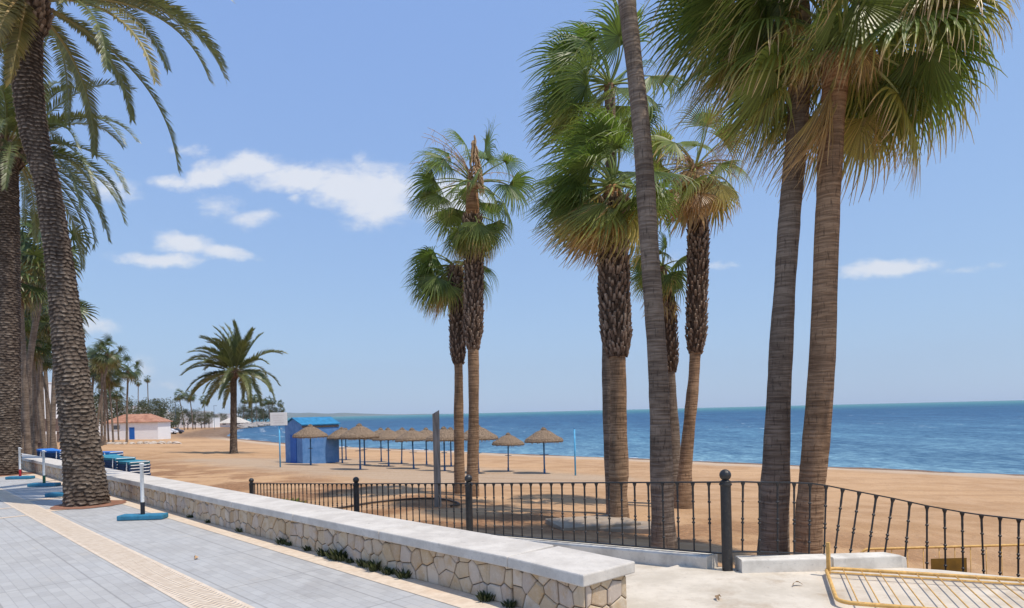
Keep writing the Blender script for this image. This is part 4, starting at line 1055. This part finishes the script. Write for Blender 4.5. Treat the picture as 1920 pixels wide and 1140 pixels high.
# ------------------------------------------------------------ sun loungers, stacked
def lounger(t, fab):
    g = MB(); g.box((-.28, 0, .27), (1.30, .67, .092)); rot = Matrix.Rotation(R(-6), 3, 'Y'); g.build('seat', fab, t, bevel=.01)
    g = MB(); g.box((.68, 0, .30), (.66, .67, .092), rot); g.build('backrest', fab, t, bevel=.01)
    g = MB()
    for sy in (-1, 1): g.box((.02, sy*.315, .295), (1.9, .03, .03))
    g.box((-.94, 0, .295), (.03, .6, .03)); g.box((.97, 0, .295), (.03, .6, .03)); g.build('frame', 'white', t, bevel=.008)
    for sx in (-.7, .6):
        for sy in (-1, 1):
            g = MB(); g.tube([(sx, sy*.32, .29), (sx+(.06 if sx > 0 else -.06), sy*.36, .0)], .022, 6); g.build('leg', 'white', t)
protos = {}
def stack(px, py, Z, n, fab, rz, desc, zt=None, step=.105):
    p = at(px, py, Z); z = zg(p.x, p.y)
    names = ['lowest', 'second', 'third', 'fourth', 'fifth', 'sixth', 'seventh', 'eighth', 'ninth', 'tenth', 'eleventh', 'twelfth']
    for k in range(n):
        f = fab if k == n-1 else 'navyfab'
        lab = ('topmost' if k == n-1 else names[k]+' from bottom')+' lounger of the '+desc
        loc = (p.x, p.y, z+.02+k*step)
        if f not in protos:
            t = thing('sun_lounger', lab, 'sun lounger', loc, rz, 'stacked sun loungers behind the wall'); lounger(t, f); protos[f] = t
        else: dup(protos[f], loc, rz+.01*(k % 3), 1, lab)
stack(218, 885, 23.5, 11, 'teal', R(140), 'teal topped stack nearest the wall')
stack(245, 888, 22.8, 10, 'teal', R(138), 'right hand teal stack behind the wall')
stack(184, 870, 26, 13-1, 'royal', R(165), 'royal blue stack right behind the palm trunk')
stack(106, 870, 29, 12, 'royal', R(150), 'royal blue stack left of the palm trunk')

# ------------------------------------------------------------ beach house and buildings
def house(name, lab, X, Y, z, w_, d_, h_, rz, roofm, rh=1.6, door=None, win=(), over=.35, wallm='whitewall'):
    t = thing(name, lab, 'house', (X, Y, z), rz)
    g = MB(); g.box((0, 0, h_/2-.3), (w_, d_, h_+.6)); g.build('wall', wallm, t)
    if rh > 0:
        a, b = w_/2+over, d_/2+over; r = max(.2, a-b); g = MB()
        g.v = [(-a, -b, h_), (a, -b, h_), (a, b, h_), (-a, b, h_), (-r, 0, h_+rh), (r, 0, h_+rh), (-a, -b, h_-.12), (a, -b, h_-.12), (a, b, h_-.12), (-a, b, h_-.12)]
        for q in ((0, 1, 5, 4), (1, 2, 5), (2, 3, 4, 5), (3, 0, 4), (6, 7, 1, 0), (7, 8, 2, 1), (8, 9, 3, 2), (9, 6, 0, 3), (9, 8, 7, 6)): g.face(q)
        g.build('roof', roofm, t)
    else:
        g = MB(); g.box((0, 0, h_+.12), (w_+.2, d_+.2, .18)); g.build('parapet', wallm, t)
    if door:
        g = MB(); g.box((door[0], -d_/2-.03, door[2]/2), (door[1], .06, door[2])); o = g.build('door', 'bluedoor', t)
    for (x, z_, ww, hh) in win:
        g = MB(); g.box((x, -d_/2-.02, z_), (ww, .04, hh)); o = g.build('window', 'winglass', t)
        g = MB()
        for sx in (-1, 1): g.box((x+sx*(ww/2+.04), -d_/2-.045, z_), (.08, .09, hh+.16))
        for sz in (-1, 1): g.box((x, -d_/2-.04, z_+sz*(hh/2+.04)), (ww, .08, .08))
        g.build('frame', 'white', o)
    return t
p = at(245, 824, 122); z = zg(p.x, p.y)
gz0 = p.z
house('beach_house', 'white beach house with terracotta hipped roof and blue door', p.x, p.y+2.5, min(z, p.z), 10.0, 5, 3.3+max(0, p.z-z), R(3), 'tiles', 1.55, (.15, .95, 2.3), [(-2.7, 2.35, 1.3, .8)])
for (x, y, Z, w_, h_, lab, rh, wins) in [(70, 800, 150, 26, 7.5, 'white seafront building behind the left palm trunks', 0, [(-9+3*k, 5.3, 1.4, 1.3) for k in range(7)]+[(-9+3*k, 2.2, 1.4, 1.6) for k in range(7)]),
                              (20, 800, 115, 16, 10, 'tall white building at the left edge behind the palms', 0, [(-5+2.6*k, zz, 1.2, 1.3) for k in range(5) for zz in (1.8, 4.8, 7.8)]),
                              (120, 798, 210, 30, 11, 'white apartment block glimpsed behind the near date palm', 0, [(-12+4*k, zz, 1.6, 1.4) for k in range(7) for zz in (2, 5, 8)]),
                              (190, 796, 260, 34, 9, 'low white building between palms left of the beach house', 0, [(-12+4*k, zz, 1.6, 1.4) for k in range(7) for zz in (2, 5)])]:
    p = at(x, y, Z); house('seafront_building', lab, p.x, p.y, zg(p.x, p.y), w_, 8, h_, 0, 'tiles', rh, None, wins)
# brown wall and planters at the left
p = at(68, 783, 95); z = zg(p.x, p.y); g = MB(); g.box((0, 0, 2.6), (7, .4, 1.9)); 
t = thing('canopy_wall', 'brown fascia of a kiosk canopy between the left palm trunks', 'kiosk', (p.x, p.y, z)); g.build('fascia', 'brownwall', t)
for sx in (-3.2, 0, 3.2): g = MB(); g.box((sx, 0, .8), (.25, .25, 1.64)); g.build('pillar', 'brownwall', t)
p = at(60, 838, 60); z = zg(p.x, p.y); g = MB(); g.box((0, 0, .45), (2.2, .6, .9)); g.box((0, 0, .95), (2.35, .75, .1)); o = g.build('low_block', 'brownwall', bevel=.02); o.location = (p.x, p.y, z+.1); tag(o, 'low brown masonry block beside the yellow green bin', 'block')
p = at(47, 845, 52); z = zg(p.x, p.y); t = thing('litter_bin', 'yellow green litter bin among the left palm trunks', 'bin', (p.x, p.y, z))
g = MB(); g.lathe([(.001, .1), (.2, .1), (.24, .95), (.001, .95)], 14); g.build('bucket', 'yellowgreen', t); g = MB(); g.lathe([(.26, .95), (.27, 1.0), (.15, 1.12), (.001, 1.14)], 14); g.build('lid', 'yellowgreen', t)
# long pale low wall / far promenade edge
g = MB(); a = at(30, 822, 98); b = at(150, 818, 104); za = zg(a.x, a.y); g.box(((a.x+b.x)/2, (a.y+b.y)/2, za+.55), ((b-a).length*1.4, .5, 1.1), Matrix.Rotation(R(6), 3, 'Z')); tag(g.build('low_wall', 'lightsand'), 'long pale low wall behind the left palm trunks', 'wall')
# row of pale boulders in front of the house
rr_ = random.Random(8); ORD = ['first', 'second', 'third', 'fourth', 'fifth', 'sixth', 'seventh', 'eighth', 'ninth', 'tenth', 'eleventh', 'twelfth', 'thirteenth', 'fourteenth', 'fifteenth', 'sixteenth', 'seventeenth', 'eighteenth', 'nineteenth', 'twentieth', 'twenty first', 'twenty second', 'twenty third', 'twenty fourth', 'twenty fifth', 'twenty sixth', 'twenty seventh', 'twenty eighth', 'twenty ninth', 'thirtieth']
def rock(name, loc, s, m, rng, lab, cat, grp):
    g = MB(); rows = []; off = Vector((rng.random()*9, rng.random()*9, 0))
    for i in range(8):
        ph = math.pi*i/7; rows.append([])
        for j in range(10):
            th = 2*math.pi*j/10; d = Vector((math.sin(ph)*math.cos(th), math.sin(ph)*math.sin(th), math.cos(ph))); k = 1+.35*mn.noise(d*1.6+off)
            rows[-1].append((d.x*k*s[0], d.y*k*s[1], d.z*k*s[2]))
    g.grid(rows, None, True); o = g.build(name, m); o.location = loc; return tag(o, lab, cat, grp)
for i in range(11):
    x = 195+13.5*i+rr_.uniform(-3, 3); p = at(x, 831, 96); z = zg(p.x, p.y)
    rock('boulder', (p.x, p.y, z+.08), (rr_.uniform(.4, .75), .4, rr_.uniform(.2, .36)), 'rock', rr_, 'flat pale boulder before the beach house, %s from the left' % ORD[i], 'boulder', 'pale boulders before the beach house')

# ------------------------------------------------------------ background palms and trees
def small_fan_palm(name, lab, seed, H, lean, Rb, n=26, r=.16, group=None, bend=.3):
    rng = random.Random(seed); t = thing(name, lab, 'palm tree', (0, 0, 0), group=group)
    pts = [(Vector((0, 0, -.4)), r*1.5), (Vector((lean*.1, 0, H*.12)), r*1.1), (Vector((lean*(.5-bend*.3), 0, H*.5)), r), (Vector((lean*.9, 0, H*.85)), r*.9), (Vector((lean, 0, H)), r*.9)]
    sp = spline(pts, 16); g = MB(); g.tube([s[0] for s in sp], [s[1] for s in sp], 8); g.build('trunk', 'wtrunk', t, smooth=True)
    top = Vector((lean, 0, H)); g = MB()
    fan_crown(g, g, top, n, Rb*.75, Rb*.85, seed, wk=.7, e0=80, e1=-50, nseg=13, across=2, steps=4, drylow=.5, green=.0)
    skirt(g, top, 5, Rb*.8, rng, .1, dry=.85, nseg=8)
    g.build('crown', 'fanfar', t); return t
PG = 'fan palms along the promenade'
SP = [small_fan_palm('fan_palm', '', 101, 12.5, 1.8, 1.9, 30), small_fan_palm('fan_palm', '', 102, 11, -.7, 1.8, 28), small_fan_palm('fan_palm', '', 103, 13, .5, 2.0, 30)]
SP.append(small_fan_palm('fan_palm', '', 104, 15, .3, 1.0, 22, .14)); used = set()
def place(protos, k, px, Z, sc, lab, grp, rz=0):
    p = at(px, 800, Z); z = zg(p.x, p.y); r = protos[k]
    if r.name in used: o = dup(r, (p.x, p.y, z), rz, sc, lab, grp)
    else: used.add(r.name); r.location = (p.x, p.y, z); r.rotation_euler = (0, 0, rz); r.scale = (sc, sc, sc); r['label'] = lab; r['group'] = grp; o = r
    return o
LP = [(36, 44, 0, 1.22, 0, 'tallest fan palm right of the leftmost date palm, its trunk leaning right'), (58, 52, 2, 1.25, .3, 'straight fan palm second behind the leftmost date palm'), (48, 58, 1, 1.25, 1.0, 'fan palm with darker trunk by the yellow green bin'),
      (80, 60, 1, 1.3, 2.0, 'fan palm just left of the near date palm trunk'), (92, 70, 2, 1.15, 3, 'thin fan palm in the gap left of the near date palm'), (30, 66, 2, 1.5, 4, 'tall fan palm partly covered by the leftmost date palm'),
      (105, 62, 0, .75, 3.3, 'fan palm hidden low behind the near date palm trunk'), (68, 78, 1, 1.15, 5, 'far fan palm in the left cluster under the tall crowns'),
      (178, 84, 0, .98, .2, 'fan palm just right of the near date palm trunk, the tallest of its cluster'), (190, 88, 2, .92, 1.5, 'fan palm second to the right of the near date palm'), (196, 92, 1, 1.0, 2.4, 'fan palm third to the right of the near date palm'),
      (212, 98, 2, .80, 3.6, 'fan palm behind the left end of the beach house roof'), (168, 92, 1, 1.05, 4.2, 'fan palm touching the right edge of the near date palm trunk'), (203, 105, 0, .8, 5.1, 'lower fan palm left of the beach house'),
      (237, 104, 2, .93, 1.1, 'slim fan palm standing before the beach house door'), (222, 118, 1, .8, 1.7, 'short fan palm behind the beach house ridge'),
      (66, 49, 1, .82, 2.2, 'lower bushy fan palm in the middle of the left cluster'), (84, 54, 0, .95, 3.0, 'middle height fan palm leaning left beside the near date palm'), (44, 62, 2, .8, .9, 'short fan palm beside the leftmost date palm trunk'), (52, 42, 1, 1.12, 1.9, 'fan palm with a low dense crown in front of the left cluster'), (96, 48, 1, 1.02, 4.4, 'fan palm half covered by the left side of the near date palm'), (73, 66, 0, 1.05, 5.5, 'fan palm at the back of the left cluster leaning away'), (259, 230, 3, 1.15, .4, 'very thin far palm, left of the two on the skyline'), (279, 250, 3, 1.32, 2.2, 'very thin far palm, right of the two on the skyline')]
for (x, Z, k, sc, rz, lab) in LP: place(SP, k, x, Z, sc, lab, PG, rz)
def leafy_tree(name, lab, seed, H, W_, trunk_h, n=2600, flat=1.0, group=None, ls=.16):
    rng = random.Random(seed); t = thing(name, lab, 'tree', (0, 0, 0), group=group)
    g = MB(); g.tube([(0, 0, -.5), (.05, 0, trunk_h*.5), (.1, .05, trunk_h*1.3)], [.24, .18, .12], 8)
    for k in range(6):
        a = k*1.05+rng.random(); g.tube([(.05, 0, trunk_h*rng.uniform(.7, 1.1)), (math.cos(a)*W_*.25, math.sin(a)*W_*.25, trunk_h+H*.15), (math.cos(a)*W_*.42, math.sin(a)*W_*.42, trunk_h+H*.28)], [.09, .06, .02], 5)
    g.build('trunk', 'bark', t, smooth=True)
    bl = [(Vector((rng.uniform(-.33, .33)*W_, rng.uniform(-.33, .33)*W_, trunk_h+(H-trunk_h)*rng.uniform(.15, .85))), W_*rng.uniform(.12, .23)) for _ in range(16)]
    g = MB()
    for i in range(n):
        c, r = bl[i % len(bl)]; d = Vector((rng.gauss(0, 1), rng.gauss(0, 1), rng.gauss(0, 1)*flat)).normalized()*r*rng.random()**.35
        p = c+d; a = Vector((rng.gauss(0, 1), rng.gauss(0, 1), rng.gauss(0, .6))).normalized(); b = a.cross(Vector((rng.gauss(0, 1), rng.gauss(0, 1), rng.gauss(0, 1)))).normalized()
        s = ls*rng.uniform(.6, 1.4); col = (rng.random(), min(1, max(0, .5+.25*rng.gauss(0, 1))))
        g.quad([p-a*s, p-b*s*.5, p+a*s, p+b*s*.5], [col]*4)
    g.build('crown', 'tree', t); return t
TP = [leafy_tree('broadleaf_tree', '', 201, 9, 8, 2.2), leafy_tree('broadleaf_tree', '', 202, 7, 9, 1.8), leafy_tree('broadleaf_tree', '', 203, 11, 7, 3.0), leafy_tree('shrub', '', 204, 3.2, 6, .4, 1500)]
rt = random.Random(77)
# (px, Z, kind, scale)
TREES = [(60, 120, 2, 1.0), (95, 130, 0, 1.1), (150, 125, 1, 1.1), (172, 130, 0, 1.2), (196, 140, 2, 1.0), (214, 135, 0, 1.1), (232, 170, 2, .95), (250, 180, 1, 1.0), (270, 185, 0, 1.15), (288, 175, 2, .95), (302, 190, 0, 1.25), (318, 200, 1, 1.2), (312, 175, 3, 1.2),
         (334, 230, 2, .7), (352, 240, 0, .95), (366, 245, 2, .8), (378, 260, 1, 1.0), (392, 270, 0, .85), (405, 300, 1, .9), (420, 310, 0, .8), (436, 330, 1, .9), (452, 345, 0, .8), (463, 350, 2, .75), (474, 365, 1, .95), (486, 375, 0, .85), (498, 385, 1, .95), (508, 390, 2, .8), (518, 395, 0, .85), (526, 400, 1, .75)]
for i, (x, Z, k, sc) in enumerate(TREES):
    place(TP, k, x, Z, sc*(.95 if x < 440 else 1.5), ('dense green tree, %s from the left along the far shore' % ORD[i]), 'trees along the far shore', rt.random()*6)
# far palms sticking out of the headland
for i, (x, Z, sc) in enumerate([(346, 225, .85), (362, 238, 1.0), (384, 262, .78), (455, 340, .95), (472, 352, 1.15), (482, 360, 1.0), (494, 372, .9), (507, 378, 1.15), (513, 380, .95), (521, 385, .9), (529, 392, .75)]):
    place(SP, i % 3, x, Z, sc*1.15, 'small dark palm on the headland, %s from the left' % ORD[i], 'palms on the headland', rt.random()*6)
# thatched bar and kiosks on the headland
for (x, Z, w_, h_, rh, rm, lab) in [(440, 300, 11, 2.0, 2.6, 'lightsand', 'beach bar with a wide pale hipped roof on the headland'), (372, 285, 16, 4, 0, 'tiles', 'flat white pavilion between the far trees'), (404, 330, 20, 6, 0, 'tiles', 'white flat roofed building among the far trees right of the pavilion'), (278, 215, 10, 7.0, 0, 'tiles', 'small white block behind the trees right of the beach house'), (350, 300, 22, 7, 0, 'tiles', 'pale building half hidden by the far trees')]:
    p = at(x, 795, Z); house('far_building', lab, p.x, p.y, zg(p.x, p.y), w_, 7, h_, 0, rm, rh, None, [(-w_*.3, 1.9, 1.6, 1.2), (0, 1.9, 1.6, 1.2), (w_*.3, 1.9, 1.6, 1.2)], .8)
# breakwater boulders along the cove
for i in range(28):
    u = 285+5.2*i; v = interp(u, SH)-1.5+rr_.uniform(-1, 1); X, Y = XY(u, v)
    rock('breakwater_rock', (X, Y, SEA+.6), (rr_.uniform(2.2, 3.6), rr_.uniform(2.0, 3.2), rr_.uniform(1.2, 2.0)), 'greyrock', rr_, 'grey breakwater rock, %s from the left along the cove' % ORD[i], 'rock', 'rocks of the breakwater')
# parked cars near the trees
def car(X, Y, z, rz, m, lab):
    t = thing('parked_car', lab, 'car', (X, Y, z), rz, 'cars parked by the far trees'); g = MB()
    prof = [(-2.1, .35), (-2.15, .75), (-1.9, .95), (-1.3, 1.0), (-.7, 1.42), (.7, 1.45), (1.4, 1.0), (2.0, .88), (2.15, .6), (2.1, .35)]
    g.quad([(x, -.85, zz) for x, zz in prof]); g.quad([(x, .85, zz) for x, zz in reversed(prof)]); g.grid([[(x, -.85, zz) for x, zz in prof], [(x, .85, zz) for x, zz in prof]]); g.build('body', m, t)
    g = MB(); g.box((0, -.87, 1.18), (1.6, .03, .32)); g.build('window', 'winglass', t)
    for x in (-1.3, 1.35):
        g = MB(); g.tube([(x, -.9, .33), (x, -.6, .33)], .33, 14); g.build('wheel', 'tyre', t); g = MB(); g.tube([(x, .6, .33), (x, .9, .33)], .33, 14); g.build('wheel', 'tyre', t)
for i, (x, Z, m, d) in enumerate([(305, 165, 'car', 'leftmost white'), (316, 168, 'car', 'second white'), (328, 172, 'carred', 'dark')]):
    p = at(x, 800, Z); car(p.x, p.y, zg(p.x, p.y), R(10*i), m, d+' car parked under the trees right of the beach house')
# lamp posts
for i, (x, Z) in enumerate([(330, 190), (402, 240)]):
    p = at(x, 800, Z); t = thing('lamp_post', ['thin lamp post left of the lone palm', 'thin lamp post just left of the lone palm trunk'][i], 'lamp post', (p.x, p.y, zg(p.x, p.y)), group='far lamp posts')
    g = MB(); g.tube([(0, 0, 0), (0, 0, 9)], .07, 6); g.build('pole', 'greypole', t); g = MB(); g.box((.5, 0, 9), (1.3, .2, .12)); g.build('lamp_head', 'greypole', t)

# ------------------------------------------------------------ small things near the railing
p = at(1110, 985, 13.5); X, Y = p.x, p.y; z = zg(X, Y); g = MB(); g.box((0, 0, .03), (1.7, 1.2, .16)); o = g.build('concrete_slab', 'slabgrey', bevel=.015); o.location = (X, Y, z+.02); o.rotation_euler = (0, 0, R(14)); tag(o, 'pale concrete slab on the sand at the foot of the shaggy palm', 'slab')
p = at(1185, 1000, 13.2); g = MB(); g.box((0, 0, .0), (1.3, .9, .2)); o = g.build('concrete_slab', 'slabgrey', bevel=.015); o.location = (p.x, p.y, zg(p.x, p.y)+.01); o.rotation_euler = (0, 0, R(-10)); tag(o, 'low concrete footing right of the shaggy palm foot', 'slab')
g = MB(); path = []
for (x, y, Z) in [(585, 948, 17), (640, 940, 17.3), (690, 930, 18), (740, 925, 18.5), (790, 920, 18.8), (830, 915, 18.6), (860, 922, 17.6), (845, 930, 17)]:
    p = at(x, y, Z); path.append(Vector((p.x, p.y, zg(p.x, p.y)+.04)))
sp = spline([(q, .03) for q in path], 40); g.tube([s[0] for s in sp], .03, 6); tag(g.build('hose', 'pipe', smooth=True), 'dark hose snaking over the sand behind the railing', 'hose')
# weeds at the wall foot, a bush by the railing
def weed(X, Y, z, s, seed, lab, grp, n=60):
    rng = random.Random(seed); g = MB()
    for i in range(n):
        a = rng.uniform(0, 6.28); r = s*rng.random()*.7; h = s*rng.uniform(.4, 1); x, y = math.cos(a)*r, math.sin(a)*r
        dx, dy = math.cos(a)*s*.5, math.sin(a)*s*.5; w_ = s*.09; c = (rng.random()*.7, rng.random())
        tx, ty = -math.sin(a)*w_, math.cos(a)*w_
        g.quad([(x-tx, y-ty, 0), (x+tx, y+ty, 0), (x+dx*.5+tx, y+dy*.5+ty, h*.7), (x+dx+tx*.1, y+dy+ty*.1, h), (x+dx*.5-tx, y+dy*.5-ty, h*.7)], [c]*5)
    o = g.build('weed', 'fan' if s > .2 else 'tree'); o.location = (X, Y, z); return tag(o, lab, 'plant', grp)
rw = random.Random(19)
i = 0
for px, s in ((535, .09), (545, .06), (580, .07), (612, .09), (625, .08), (636, .13), (645, .10), (660, .06), (685, .09), (708, .11), (735, .08), (762, .09), (915, .08), (455, .07), (395, .06), (360, .06), (1010, .06)):
    best = None
    for k in range(400):
        t = k/399; q = lerp2(WP[1], WP[3], t); x = PX+q[0]/q[1]*FPX
        if best is None or abs(x-px) < best[0]: best = (abs(x-px), q)
    q = best[1]; weed(q[0]-.045, q[1]-.045, 0.0, s*1.15, 300+i, 'green weed tuft at the wall foot, %s from the left' % ORD[sorted([535, 545, 580, 612, 625, 636, 645, 660, 685, 708, 735, 762, 915, 455, 395, 360, 1010]).index(px)], 'weeds along the wall foot'); i += 1
p = at(538, 940, 16.5); weed(p.x, p.y, zg(p.x, p.y)-.02, .48, 400, 'small green bush behind the left end of the railing', None, 240)

# fallen bits on the paving and on the sand
rl_ = random.Random(44)
LT = [(1505, 1098, 5.95, 'curled dry leaf on the pale concrete near the lying barrier'), (1352, 1121, 5.6, 'dry leaf scrap on the pale concrete below the ball topped post'), (905, 1108, 5.8, 'dry leaf scrap on the cream border at the wall foot'), (365, 1050, 7.4, 'dry leaf scrap on the grey pavers left of the other one')]
for (x, y, Z, lab) in LT:
    p = at(x, y, Z); Z = 1.65*Z/(1.65-p.z) if False else Z; d = at(x, y, 1)-Vector((0, 0, EYE)); k = -EYE/d.z; X, Y = d.x*k, d.y*k
    g = MB(); rows = []
    a0 = rl_.uniform(0, 6)
    for i in range(7):
        t = i/6; w_ = .022*math.sin(math.pi*(t*.9+.05)); c = Vector((math.cos(a0+t)*t*.11, math.sin(a0+t)*t*.11, .008+.025*math.sin(t*3.2)))
        nrm = Vector((-math.sin(a0+t), math.cos(a0+t), .5)); rows.append([c-nrm*w_, c+Vector((0, 0, -.004)), c+nrm*w_])
    g.grid(rows); o = g.build('dry_leaf', 'flower'); o.location = (X, Y, .004); tag(o, lab, 'leaf')

# ------------------------------------------------------------ sea air
HAZE = True
if HAZE:
    g = MB(); g.box((-1000, 9650, 700), (26000, 21500, 1480)); o = g.build('haze', 'white'); 
    o.data.materials.clear(); m = bpy.data.materials.new('sea_air'); m.use_nodes = True; m.node_tree.nodes.clear(); n = N(m.node_tree)
    v = n.new('ShaderNodeVolumePrincipled', {'Color': (.78, .88, 1, 1), 'Density': 3.2e-5, 'Anisotropy': 0.0}); out = m.node_tree.nodes.new('ShaderNodeOutputMaterial'); n.l.new(v.outputs[0], out.inputs['Volume'])
    o.data.materials.append(m); struct(o, 'stuff')
